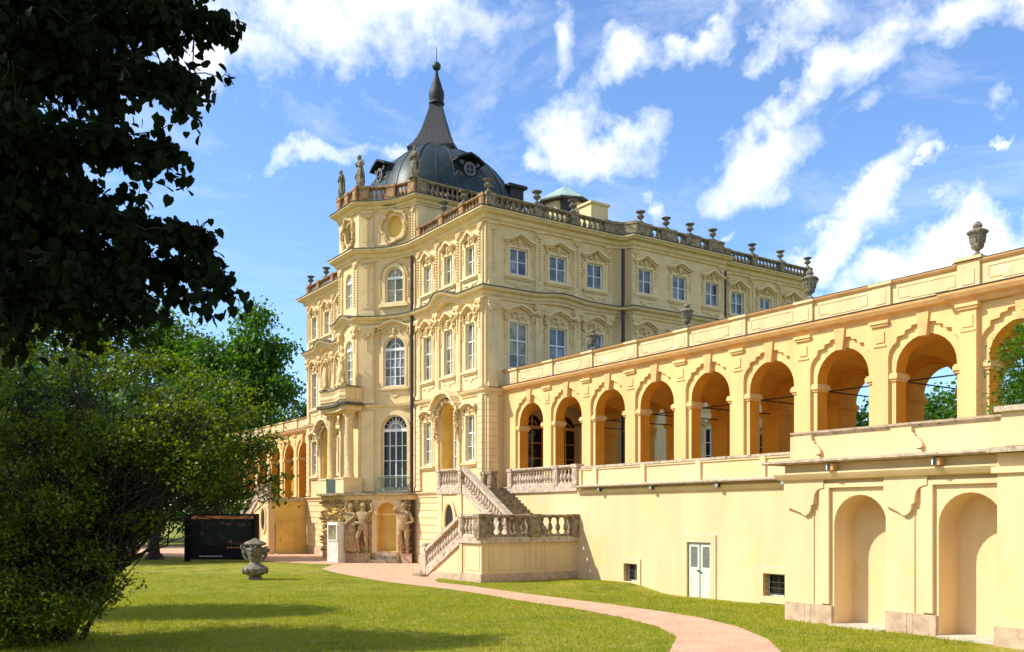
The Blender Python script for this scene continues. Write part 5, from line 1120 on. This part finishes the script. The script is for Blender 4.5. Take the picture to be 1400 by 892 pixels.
    for (x, y, z0, z1) in ((XL0+.08, Y0+.08, .1, 1.52),):
        q = MB().box(x-.16, x+.14, y-.19, y+.19, z0, z1); q.box(x-.2, x+.18, y-.23, y+.23, z1, z1+.09); pt('newel', q, 'stone')
    return S
stR = staircase('staircase', 'double flight stone staircase with balusters climbing to the terrace in front of the palace', False)
stL = staircase('staircase', 'matching far staircase with balusters beyond the palace, mostly behind the tree', True)
q = thing('terrace_balustrade', 'stone balustrade on the terrace between the staircase and the plain parapet', 'balustrade')
balustrade(q, [(-39.45, TW+.05), (-33.85, TW+.05)], 4.36, [.12, 4.0, 5.5], .34, .96, m='stone', pitch=.235, name='balustrade_base', stuff=False, k=1.0, base=.14)
part('terrace_slab', MB().box(-39.9, -33.8, TW-.12, TW-.006, 4.08, 4.40), M['stone'], q)
q = thing('corner_balustrade', 'low dark stone balustrade block at the foot of the palace corner', 'balustrade')
balustrade(q, [(-42.28, 27.12), (-41.3, 27.12)], 4.37, [.16, .82], .36, .92, m='stonedk', pitch=.2, name='balustrade_base', stuff=False)
# right part of the far landing: door towards the forecourt
dd = thing('cellar_door', 'ochre wooden door in the shaded wall left of the palace front', 'door', (-67.87, 25.55, 0), PI/2)
part('leaf', MB().box(-.62, .62, -.03, .02, .12, 2.25), M['gold'], dd); part('frame', ring_mb([(-.75, .05), (.75, .05), (.75, 2.42), (-.75, 2.42)], [(-.62, .12), (.62, .12), (.62, 2.25), (-.62, 2.25)], -.06, .02), M['gold'], dd); part('handle', MB().tube([(-.45, -.05, 1.15), (-.38, -.09, 1.12), (-.45, -.05, 1.08)], .025, 5), M['iron'], dd); part('step', MB().box(-.9, .9, -.4, 0, 0, .1), M['stone'], dd)
for i in range(4): part('board', MB().box(-.61+.305*i+.004, -.61+.305*(i+1)-.004, -.042, -.03, .14, 2.23), M['gold'], dd)

# ================================================================== VASES AND STATUES
vm = vase_mesh('roof', M['urn']); ords = ['first', 'second', 'third', 'fourth', 'fifth', 'sixth', 'seventh', 'eighth', 'ninth']
vy = [(-42.5, 27.55), (-42.5, 30.85), (-42.5, 33.45), (-41.75, 38.06), (-41.75, 40.18), (-41.75, 42.25), (-41.75, 44.3), (-42.5, 48.9), (-42.5, 51.8), (-42.5, 54.75)]
for i, (x, y) in enumerate(vy):
    lb = 'stone vase on the roof corner between the palace front and its long side' if i == 0 else 'stone vase on the roof of the long side, %s from the near corner vase' % ords[i-1]
    tag(obj('stone_vase', vm, None, (x, y, ZR+1.0), 0, (.84, .84, .88)), lb, 'vase', 'stone vases on the palace roof')
for i, (x, y) in enumerate([(-44.75, 27.38), (-47.1, 27.38)]):
    tag(obj('stone_vase', vm, None, (x, y, ZR+1.0), 0, (.84, .84, .88)), ['stone vase on the front balustrade beside the corner vase', 'stone vase on the front balustrade nearest the domed pavilion'][i], 'vase', 'stone vases on the palace roof')
for i, (x, y) in enumerate([(-67.4, 27.4), (-64.4, 27.4)]):
    tag(obj('stone_vase', vm, None, (x, y, ZR+1.0), 0, (.84, .84, .88)), ['stone vase at the far left end of the palace roof', 'stone vase on the far left wing, right of the end vase'][i], 'vase', 'stone vases on the palace roof')
va = vase_mesh('arc', M['urn'])
for x, z, lb, s in ((-35.0, 10.97, 'fluted stone urn on the arcade parapet nearest the palace', .92), (-28.6, 10.97, 'fluted stone urn on the arcade, second from the palace', .95), (-22.2, 10.97, 'fluted stone urn on the arcade in front of the palace roof end', 1.0), (-15.8, 11.09, 'large fluted stone urn standing against the sky near the right edge', 1.0)):
    tag(obj('stone_urn', va, None, (x, AY+.18, z+.03), 0, (s*.56, s*.56, s*.64)), lb, 'urn', 'fluted stone urns along the arcade')
base = lambda o: o
for x, y, rz, ps, sd_, h, lb in ((-50.35, 27.2, .5, {'hal': (-.05, -.2, 1.25), 'har': (.05, -.22, 1.15), 'top': (.02, -.03, 1.75)}, 3, 1.85, 'stone statue at the right corner of the pavilion roof, in front of the dome'),
                                 (-53.7, 25.15, .2, {'head': (-.06, -.06, 1.62), 'top': (-.08, -.07, 1.72), 'hal': (-.15, -.22, 1.30), 'har': (.20, -.2, 1.05), 'knl': (-.2, -.2, .55)}, 4, 1.95, 'stone statue at the middle corner of the pavilion roof, leaning forward'),
                                 (-56.5, 25.1, -.2, {'head': (-.03, -.05, 1.62), 'hal': (-.12, -.2, 1.10), 'har': (.1, -.22, 1.08), 'elr': (.28, -.05, 1.15), 'ell': (-.28, -.05, 1.15)}, 7, 1.85, 'hooded stone statue at the left corner of the pavilion roof')):
    st_ = thing('statue', lb, 'statue', (x, y, 23.70), rz, 'statues round the pavilion roof'); figure('figure', ps, h, M['urn'], sd_, True, st_, (0, 0, .12)); q = MB().lathe([(.36, 0), (.36, .1), (.30, .14), (.02, .15)], 10); q.blob(.22, .0, .35, .22, .18, .25); part('base', q, M['urn'], st_)
for x, y, rz, ps, sd_, lb in ((-53.8, 23.95, .1, {'hal': (-.05, -.2, 1.45), 'har': (.1, -.22, 1.0), 'knr': (.14, -.18, .5)}, 8, 'ochre statue on the right end of the portico balcony'),
                              (-56.35, 23.95, -.1, {'hal': (-.1, -.22, 1.05), 'har': (.25, -.2, 1.45)}, 9, 'ochre statue on the left end of the portico balcony')):
    st_ = thing('statue', lb, 'statue', (x, y, 11.08), rz, 'statues on the portico balcony'); figure('figure', ps, 2.25, M['orn'], sd_, True, st_, (0, 0, .1)); part('base', MB().box(-.38, .38, -.3, .3, 0, .12), M['orn'], st_)
# garden vase on the lawn
gv = thing('garden_vase', 'weathered grey stone garden vase with carved masks standing on the lawn', 'vase', (-41.4, 14.15, 0))
q = MB().lathe([(.30, 0), (.34, .03), (.34, .10), (.24, .16), (.42, .24), (.55, .38), (.56, .50), (.46, .62), (.28, .72), (.24, .80), (.27, .90), (.33, 1.10), (.38, 1.30), (.44, 1.42), (.30, 1.50), (.27, 1.54)], 20)
for j in range(12):
    a = 2*PI*j/12; q.blob(.52*math.cos(a), .52*math.sin(a), .42, .10, .10, .17, 6, 3)
part('body', q, M['urn'], gv, smooth=True)
q = MB().lathe([(.27, 1.52), (.46, 1.58), (.50, 1.66), (.40, 1.74), (.20, 1.80), (.08, 1.88), (.02, 1.90)], 20)
for j in range(16):
    a = 2*PI*j/16; q.blob(.46*math.cos(a), .46*math.sin(a), 1.63, .07, .07, .05, 5, 2)
part('lid', q, M['urn'], gv, smooth=True); R = random.Random(6)
for j in range(4):
    a = PI/4+PI/2*j+.2; q = MB(); q.blob(.44*math.cos(a), .44*math.sin(a), 1.30, .17, .17, .20, 8, 5)
    for k in range(10): q.blob(.50*math.cos(a)+R.uniform(-.14, .14), .50*math.sin(a)+R.uniform(-.14, .14), 1.34+R.uniform(-.15, .2), .07, .07, .07, 5, 2)
    q.tube([(.52*math.cos(a), .52*math.sin(a), 1.2), (.46*math.cos(a), .46*math.sin(a), 1.05), (.34*math.cos(a+.15), .34*math.sin(a+.15), .9)], [.10, .08, .05], 6); part('carved_mask', q, M['urn'], gv, smooth=True)
# billboard box on the far edge of the lawn
B0, B1 = Vector((-60.4, 16.2)), Vector((-57.9, 19.85)); bd = thing('billboard', 'black exhibition billboard with an orange top strip and a dim floral picture', 'billboard', (B0.x, B0.y, 0), math.atan2(B1.y-B0.y, B1.x-B0.x)); BL = (B1-B0).length
part('board', MB().box(0, BL, 0, .5, .12, 3.05), M['panel'], bd); part('top_strip', MB().box(.3, BL-.15, -.012, 0, 2.72, 2.92), M['orange'], bd)
fl = bpy.data.materials.new('floral_print'); fl.use_nodes = True; t = fl.node_tree; b = t.nodes['Principled BSDF']; b.inputs['Specular IOR Level'].default_value = .08; b.inputs['Roughness'].default_value = .8; geo = nd(t, 'ShaderNodeNewGeometry'); n_ = nd(t, 'ShaderNodeTexNoise', i_Scale=2.2, i_Detail=4.0); lk(t, geo.outputs['Position'], n_.inputs['Vector']); cr = nd(t, 'ShaderNodeValToRGB'); lk(t, n_.outputs['Fac'], cr.inputs[0])
cr.color_ramp.elements[0].position = .42; cr.color_ramp.elements[0].color = (.012, .012, .012, 1); cr.color_ramp.elements[1].position = .75; cr.color_ramp.elements[1].color = (.28, .17, .15, 1); e = cr.color_ramp.elements.new(.57); e.color = (.012, .018, .008, 1); e = cr.color_ramp.elements.new(.66); e.color = (.12, .035, .03, 1); lk(t, cr.outputs[0], b.inputs['Base Color'])
part('picture', MB().box(.9, BL-.35, -.010, 0, 1.05, 2.62), fl, bd); part('foot', MB().box(-.05, .05, -.3, .6, 0, 3.05).box(BL-.05, BL+.05, -.3, .6, 0, 3.05), M['panel'], bd)
q = MB()
for i in range(6): q.box(BL*.58+.2*i, BL*.58+.2*i+.14, -.012, 0, .86, .93)
part('orange_line', q, M['orange'], bd); part('grey_line', MB().box(.8, 2.3, -.012, 0, .32, .36), M['steel'], bd)

# ================================================================== TREES
def LD(L, D, z=0): return (D*VD[0]+L*VR[0], D*VD[1]+L*VR[1], z)
LEAF_QUAD = np.array([(0, 0, 0), (.42, .5, .10), (0, 1.1, -.05), (-.42, .5, .10)]); LQ_F = [(0, 1, 2), (0, 2, 3)]
LEAF_HEART = np.array([(0, 0, 0), (.30, -.08, .05), (.50, .22, .10), (.42, .62, .06), (0, 1.12, -.10), (-.42, .62, .06), (-.50, .22, .10), (-.30, -.08, .05), (0, .45, 0)]); LH_F = [(8, i, i+1) for i in range(0, 7)]+[(8, 7, 0)]
def leaf_mesh(name, C, size, m, rs, shape='q', hang=.3, jitter=.35):
    n = len(C); base = LEAF_QUAD if shape == 'q' else LEAF_HEART; F_ = LQ_F if shape == 'q' else LH_F; k = len(base)
    yaw = rs.uniform(0, 2*PI, n); pit = rs.normal(-hang, .55, n); rol = rs.normal(0, .6, n); s = size*(1+jitter*rs.uniform(-1, 1, n))
    P = base[None]*s[:, None, None]
    x, y, z = P[..., 0], P[..., 1], P[..., 2]
    cr_, sr = np.cos(rol)[:, None], np.sin(rol)[:, None]; x, z = x*cr_+z*sr, -x*sr+z*cr_
    cp, sp_ = np.cos(pit)[:, None], np.sin(pit)[:, None]; y, z = y*cp-z*sp_, y*sp_+z*cp
    cy, sy = np.cos(yaw)[:, None], np.sin(yaw)[:, None]; x, y = x*cy-y*sy, x*sy+y*cy
    V = np.stack([x, y, z], -1)+C[:, None, :]; f = np.array(F_); nf = len(f)
    idx = (f[None]+(np.arange(n)*k)[:, None, None]).reshape(-1)
    me = bpy.data.meshes.new(name); me.vertices.add(n*k); me.vertices.foreach_set('co', V.reshape(-1)); me.loops.add(len(idx)); me.loops.foreach_set('vertex_index', idx)
    me.polygons.add(n*nf); me.polygons.foreach_set('loop_start', np.arange(0, len(idx), 3)); me.polygons.foreach_set('loop_total', np.full(n*nf, 3)); me.update(); me.materials.append(m); return me
def blob_points(blobs, n, rs, clump=.28, per=26):
    """leaves gathered in clumps spread through ellipsoids, most near the outside"""
    vol = np.array([b[3]*b[4]*b[5] for b in blobs])**.7; vol = vol/vol.sum(); out = []; cl = []
    for b, w in zip(blobs, vol):
        k = max(3, int(n*w/per)); d = rs.normal(size=(k, 3)); d /= np.linalg.norm(d, axis=1)[:, None]
        r = rs.uniform(.25, 1, k)**.45; c = np.array(b[:3])+d*r[:, None]*np.array(b[3:6]); cl.append(c)
        rad = clump*rs.uniform(.6, 1.5, k); p = c[:, None, :]+rs.normal(size=(k, per, 3))*rad[:, None, None]*np.array((1, 1, .62)); out.append(p.reshape(-1, 3))
    return np.concatenate(out), np.concatenate(cl)
def limb(mb, a, b, r0, r1, rs, n=5, wob=.12, sag=0):
    a, b = np.array(a, float), np.array(b, float); L = np.linalg.norm(b-a); pts = []
    for i in range(n+1):
        t = i/n; p = a+(b-a)*t+rs.normal(size=3)*wob*L*.25*math.sin(PI*t); p[2] += sag*math.sin(PI*t)*L; pts.append(tuple(p))
    mb.tube(pts, [r0+(r1-r0)*i/n for i in range(n+1)], 7); return pts
def tree(name, label, base, h0, blobs, n, size, m, seed, r=.25, group=None, shape='q', stems=1, clump=.28, per=26, nb=26, hang=.3, cat='tree', blobs_t=None):
    rs = np.random.default_rng(seed); bx, by, bz = base
    T = thing(name, label, cat, (bx, by, bz), 0, group)
    P, cl = blob_points(blobs, n, rs, clump, per)
    mb = MB(); top = np.array(blobs[0][:3]); fork = []
    for s in range(stems):
        a = np.array(base, float)+rs.normal(size=3)*np.array((.22, .22, 0))*(stems > 1); tgt = np.array(blobs[s % len(blobs)][:3]) if stems > 1 else top
        b = a+(tgt-a)*(.42 if stems > 1 else .5); b[2] = h0+bz if stems == 1 else b[2]
        if stems == 1: b[:2] = a[:2]+(tgt[:2]-a[:2])*.3
        pts = limb(mb, a, b, r, r*.62, rs, 6, .10); fork.append((np.array(pts[-1]), r*.6, pts))
    mb.lathe([(r*1.9, -.1), (r*1.4, .12), (r*1.1, .4)], 8, base) if stems == 1 else None
    for i in range(nb):
        c = cl[rs.integers(len(cl))]; f_, fr_, pts = fork[rs.integers(len(fork))]; st = np.array(pts[rs.integers(3, len(pts))]); 
        pt_ = limb(mb, st, c, fr_*rs.uniform(.3, .6), .012, rs, 6, .22, .05)
        for q in range(2):
            c2 = cl[np.argsort(np.linalg.norm(cl-c, axis=1))[min(len(cl)-1, 2+rs.integers(8))]]; limb(mb, pt_[3+q], c2, fr_*.16, .008, rs, 4, .2)
    mb.v = [(x-bx, y-by, z-bz) for x, y, z in mb.v]; part('trunk', mb, M['bark'], T, smooth=True)
    C = P-np.array(base); me = leaf_mesh('foliage', C, size, m, rs, shape, hang); o = obj('foliage', me, T); o['kind'] = 'stuff'; return T, P
def B(L, D, z, rx, ry=None, rz=None): x, y, _ = LD(L, D); return (x, y, z, rx, ry or rx, rz or rx)
# low tree with many stems, left foreground: small irregular masses of foliage under a domed outline
rb_ = np.random.default_rng(5); SB = []
def zr(L_):
    top = np.interp(L_, [-13, -11.7, -10, -8.5, -7.2, -6.2, -5.4, -4.9], [5.6, 6.0, 6.25, 6.25, 6.0, 5.5, 4.9, 4.2]); bot = np.interp(L_, [-13, -10.6, -9.6, -8.6, -7.5, -6.3, -5.4, -4.9], [.5, .6, 1.5, 2.45, 2.75, 2.85, 3.1, 3.5]); return top, bot
for i in range(95):
    L_ = rb_.uniform(-12.9, -5.95); t_, b_ = zr(L_); u_ = rb_.uniform(0, 1)**.75; t_ += rb_.normal(0, .22); r_ = rb_.uniform(.32, .72)*(1 if L_ < -6.4 else .7)
    SB.append(B(L_, rb_.uniform(19.9, 22.4), b_+r_*.5+(t_-b_-r_*1.3)*u_, r_*1.25, r_*1.1, r_*.62))
for i in range(70):
    L_ = rb_.uniform(-13.2, -9.0); r_ = rb_.uniform(.35, .7); SB.append(B(L_, rb_.uniform(19.8, 22), rb_.uniform(.35, 3.6 if L_ < -10.4 else 2.9)+(0 if L_ < -10 else .7), r_*1.2, r_*1.1, r_*.8))
for i in range(26): SB.append(B(rb_.uniform(-11.2, -9.1), rb_.uniform(19.4, 20.6), rb_.uniform(.25, 1.3), .42, .38, .30))
SB += [B(-8.75, 20.4, 1.75, .35, .3, .22), B(-8.35, 20.3, 1.45, .25, .2, .16), B(-9.2, 20.4, 2.0, .4, .3, .25)]
for i in range(60):   # shoots that break the outline
    L_ = rb_.uniform(-12.8, -5.7); t_, b_ = zr(L_); SB.append(B(L_+rb_.normal(0, .1), rb_.uniform(20, 22.2), t_+rb_.uniform(-.1, .38), .16, .16, .30))
for i in range(16): SB.append(B(rb_.uniform(-5.9, -5.35), rb_.uniform(20.4, 21.6), rb_.uniform(3.3, 5.0), .24, .20, .13))
SB.insert(0, B(-9.6, 21, 4.2, .9, .9, .6))
tree('small_tree', 'wide low tree with many thin stems in the left foreground of the lawn', LD(-10.4, 21.3), 2, SB, 92000, .078, M['leaf2'], 21, .085, stems=12, clump=.135, per=20, nb=420)
sc_ = lambda v: 2.9+(v-2.9)*3.3
def BF(L_, D_, z, rx, ry, rz): return B(L_*3.3, D_*3.3, sc_(z), rx*3.3, ry*3.3, rz*3.3)
tree('broadleaf_tree', 'tall broad leaved bright green tree with a ragged top behind the low foreground tree', LD(-32, 100), 9,
     [BF(-9.6, 30, 6.2, 1.9, 1.9, 1.4), BF(-8.35, 30, 8.6, .62, .62, 1.2), BF(-8.6, 30, 7.6, .9, .9, 1.0), BF(-10.0, 30.3, 7.9, .9, .9, .8), BF(-7.75, 29.8, 7.0, .85, .85, .55), BF(-7.5, 30, 8.45, .42, .4, .16), BF(-7.9, 30, 7.9, .4, .4, .35), BF(-10.9, 30.5, 8.0, .8, .8, .7), BF(-8.7, 30, 5.4, 1.6, 1.4, .9)],
     34000, .42, M['leaf3'], 22, .6, clump=.62, per=16, nb=50, hang=.9)
tree('lit_tree', 'yellow green leafy tree seen between the dark canopy and the broad leaved tree', LD(-50, 104), 9,
     [B(-44, 104, 24, 5.5, 6, 4.5), B(-52, 104, 23, 6.5, 6, 5), B(-38, 104, 21, 4, 4, 4), B(-48, 104, 28.5, 4, 4, 2.6), B(-46, 104, 15, 8, 7, 5), B(-60, 104, 22, 6, 6, 6)], 34000, .42, M['leaf5'], 23, .6, clump=.8, per=18)
tree('shade_tree', 'large dark green tree in the middle distance at the left edge', LD(-15.6, 27.5), 3.4,
     [B(-14.6, 27.5, 6.2, 2.2, 2.0, 1.5), B(-12.9, 27.8, 5.6, 1.4, 1.4, 1.1), B(-17, 27.5, 6.8, 2.2, 2.2, 1.8), B(-15.5, 27, 4.2, 2.2, 2, 1.3)], 30000, .12, M['leaf4'], 24, .3, clump=.3, per=24)
HB = [B(L_, 118+4*math.sin(L_), 2.6+.8*math.sin(L_*.7), 3.4, 2.5, 2.9) for L_ in np.arange(-92, -30, 4.2)]
tree('shrubbery', 'long dark shrubbery closing the far end of the park behind the tree trunks', LD(-60, 118), 1, HB, 24000, .45, M['leaf4'], 90, .2, clump=.7, per=22, nb=10, cat='shrubs')
DT = [(-24, 62, 5.5, 12, 'leaf4', 'distant green tree whose dark trunk shows left of the billboard'), (-31, 58, 5.5, 13, 'leaf2', 'distant tree with a thick dark trunk left of the billboard tree'), (-40, 66, 7, 16, 'leaf4', 'distant dark tree at the left edge of the park'),
      (-26, 112, 6, 17, 'leaf4', 'far dark green tree behind the left arcade beside the sky gap'), (-28.5, 108, 6, 16, 'leaf2', 'far tree top above the left arcade roof'), (-50, 85, 9, 18, 'leaf4', 'far tall park tree beyond the left foreground tree'), (-37, 90, 8, 15, 'leaf3', 'far mid green park tree behind the distant trunks')]
for i, (L_, D_, r_, h_, m_, lb) in enumerate(DT):
    tree('park_tree', lb, LD(L_, D_), 3.2, [B(L_, D_, h_*.60, r_*.8, r_*.8, h_*.28), B(L_+r_*.5, D_, h_*.5, r_*.55, r_*.55, h_*.2), B(L_-r_*.5, D_+1, h_*.52, r_*.55, r_*.55, h_*.22), B(L_+.5, D_, h_*.85, r_*.45, r_*.45, h_*.14)], 14000, .34, M[m_], 40+i, .42, 'trees of the park behind the lawn', clump=.6, per=24, nb=14)
for i, (L_, D_, r_, h_, lb) in enumerate(((26.5, 58, 4.2, 11.6, 'tree behind the arcade seen through the arch with the sky above it'), (20.5, 60, 3.6, 10.6, 'tree behind the arcade seen through the arch left of the sky arch'), (33.5, 58, 4.5, 12, 'tree behind the arcade at the right edge'))):
    tree('rear_tree', lb, LD(L_, D_), 3.2, [B(L_, D_, h_*.62, r_, r_, h_*.3), B(L_+1.5, D_, h_*.78, r_*.6, r_*.6, h_*.18), B(L_-1.8, D_, h_*.55, r_*.7, r_*.7, h_*.22)], 12000, .26, M['leaf3'], 60+i, .35, 'trees behind the arcade', clump=.5, per=24, nb=12)
tree('terrace_shrub', 'dense leafy green shrub on the terrace at the right picture edge', LD(12.75, 22.3, 4.33), 1.0, [B(12.75, 22.3, 6.6, .95, .95, 1.1), B(12.6, 22.3, 5.7, .9, .9, .7)], 9000, .075, M['leaf3'], 70, .07, clump=.16, per=24, nb=20, cat='shrub')
# the near linden that overhangs the view from the left: trunk outside the frame, limbs reaching in
def linden():
    rs = np.random.default_rng(77); base = LD(-11.5, 9.0, 0.3); T = thing('linden_tree', 'dark linden tree overhanging the upper left with drooping heart shaped leaves', 'tree', base)
    mb = MB(); tr_ = limb(mb, base, LD(-10.6, 9.0, 4.8), .45, .34, rs, 6, .05)
    caps = [  # limb targets: (L, D, z) start, end, leaf radius start, end, number of leaves
        ((-5.0, 7.2, 6.9), (-2.12, 7.0, 6.62), .75, .16, 900), ((-5.0, 7.4, 7.4), (-2.7, 7.2, 7.05), .75, .30, 800), ((-4.8, 7.0, 6.4), (-2.48, 6.9, 6.15), .60, .14, 620), ((-4.8, 7.2, 5.9), (-2.52, 7.0, 5.66), .55, .12, 620),
        ((-4.8, 7.3, 5.5), (-3.2, 7.2, 5.35), .50, .22, 420), ((-4.8, 7.0, 5.45), (-2.24, 6.9, 4.98), .38, .12, 560), ((-4.6, 7.3, 5.20), (-2.36, 7.1, 4.76), .32, .12, 420), ((-4.6, 7.0, 5.05), (-2.80, 6.9, 4.60), .28, .14, 340),
        ((-5.2, 7.0, 6.6), (-3.2, 6.8, 6.5), .7, .4, 700), ((-5.2, 7.0, 5.9), (-3.5, 6.8, 5.7), .6, .35, 560), ((-5.0, 7.3, 4.95), (-3.3, 7.1, 4.50), .30, .14, 260), ((-5.2, 7.5, 5.3), (-3.8, 7.3, 4.85), .40, .25, 320), ((-5.4, 7.6, 7.6), (-3.6, 7.4, 7.3), .7, .5, 500),
        ((-8.5, 8.5, 7.0), (-4.4, 7.3, 7.0), 1.2, .9, 1500), ((-8.5, 8.5, 5.6), (-4.5, 7.3, 5.6), 1.1, .8, 1300), ((-8.5, 8.6, 8.8), (-4.2, 7.5, 8.6), 1.3, .8, 1400), ((-9, 10, 8.2), (-5.2, 10.5, 7.6), 1.3, 1.0, 1000), ((-9, 7, 9.4), (-6, 5, 8.6), 1.5, 1.2, 900), ((-8.5, 8, 5.1), (-4.9, 7.4, 4.95), .6, .35, 400)]
    pts = []
    for a, b, r0, r1, n in caps:
        n = int(n*1.5)
        A_, B_2 = np.array(LD(*a)), np.array(LD(*b)); s0 = np.array(tr_[rs.integers(4, 7)]) if a[0] < -6 else np.array(LD(-8.2, 8.4, 6.2+.2*(a[2]-6)))
        if a[0] < -6: limb(mb, s0, A_, .2, .10, rs, 5, .1)
        else: limb(mb, s0, A_, .07, .035, rs, 6, .12)
        ln_ = limb(mb, A_, B_2, .03, .006, rs, 8, .10, .02)
        n = int(n*1.0); r0 *= .8; r1 *= .8
        t = rs.uniform(0, 1, n)**.9; dd = rs.normal(size=(n, 3)); dd /= np.linalg.norm(dd, axis=1)[:, None]; rad = (r0+(r1-r0)*t)*rs.uniform(0, 1, n)**.5
        c = A_+(B_2-A_)*t[:, None]+dd*rad[:, None]*np.array((1, 1, .80)); pts.append(c)
        ax = (B_2-A_)/np.linalg.norm(B_2-A_); rt_ = np.array((VR[0], VR[1], 0)); nt_ = 30 if a[0] > -6 else 18
        for q in range(nt_):
            u0 = rs.uniform(.15, 1.0); st_ = A_+(B_2-A_)*u0+rs.normal(size=3)*.35*(r0+(r1-r0)*u0); dr_ = ax*.5+rs.normal(size=3)*.75; dr_[2] -= .35; dr_ /= np.linalg.norm(dr_); ln2 = rs.uniform(.35, .75)*(.55+.9*(r0+(r1-r0)*u0))
            tw2 = limb(mb, st_, st_+dr_*ln2, .006, .003, rs, 4, .3, -.05); m2 = int(ln2*46)+5; tt = rs.uniform(.1, 1.05, m2)
            pts.append(st_+dr_*ln2*tt[:, None]+rs.normal(size=(m2, 3))*.045-np.array((0, 0, .05))*tt[:, None])
        for q in range(14):
            i = rs.integers(n); limb(mb, ln_[min(8, int(t[i]*8))], c[i], .010, .004, rs, 3, .2)
    C = np.concatenate(pts); b0 = np.array(base)
    mb.v = [(x-base[0], y-base[1], z-base[2]) for x, y, z in mb.v]; part('trunk', mb, M['bark'], T, smooth=True)
    D_ = C[:, 0]*VD[0]+C[:, 1]*VD[1]; L_ = C[:, 0]*VR[0]+C[:, 1]*VR[1]; vis = (L_/D_ > -.54); order = np.where(vis, D_, 99).argsort(); near = order[:300]; rest = np.setdiff1d(np.arange(len(C)), near)
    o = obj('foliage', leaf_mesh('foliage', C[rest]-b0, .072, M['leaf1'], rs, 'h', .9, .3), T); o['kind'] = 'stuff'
    lm = leaf_mesh('leaf', np.zeros((1, 3)), .074, M['leaf1'], np.random.default_rng(1), 'h', .9, 0)
    for i in near:
        q = obj('leaf', lm, T, tuple(C[i]-b0)); q.rotation_euler = (rs.normal(0, .5), rs.normal(0, .5), rs.uniform(0, 6.28))
    # unseen outer crown and second tree, added to shade crown, lawn and low tree
    P, _ = blob_points([(*LD(-10, 9, 9.5), 3.5, 3.5, 2.6), (*LD(-13, 10, 7.5), 3, 3, 2.5), (*LD(-8, 6, 10), 2.6, 2.6, 1.8), (*LD(-8.5, 12, 8.6), 2.2, 2.2, 1.8), (*LD(-15.6, 19.0, 8.8), 2.2, 2.6, 2.0), (*LD(-17, 21, 10.5), 2.8, 3, 1.6)], 30000, rs, .4, 26)
    o = obj('unseen_shade_foliage', leaf_mesh('unseen_shade_foliage', P-b0, .17, M['leaf1'], rs, 'q', .6), T); o['kind'] = 'stuff'
linden()

# ------------------------------------------------------------------ put every assembled thing's Empty at its own base
def rebase(o, loc):
    d = Vector(loc)-o.location; o.location = loc
    for c in o.children: c.location = c.location-d
for o in list(bpy.data.objects):
    if o.type == 'EMPTY' and o.parent is None and o.location.length < 1e-6:
        base_ = {'palace': (-55.1, 27.3, 0), 'arcade': (-30, AY, TZ), 'terrace_wall': (-25, TW, 0), 'niche_block': (-12, BY, 0), 'staircase': (-37, 24, 0), 'terrace_balustrade': (-36.6, TW, TZ), 'corner_balustrade': (-41.8, 27.1, TZ)}.get(o.name.split('.')[0])
        if o.name == 'arcade.001': base_ = (-75, AY, TZ)
        if o.name == 'staircase.001': base_ = (-73, 24, 0)
        if base_: rebase(o, base_)
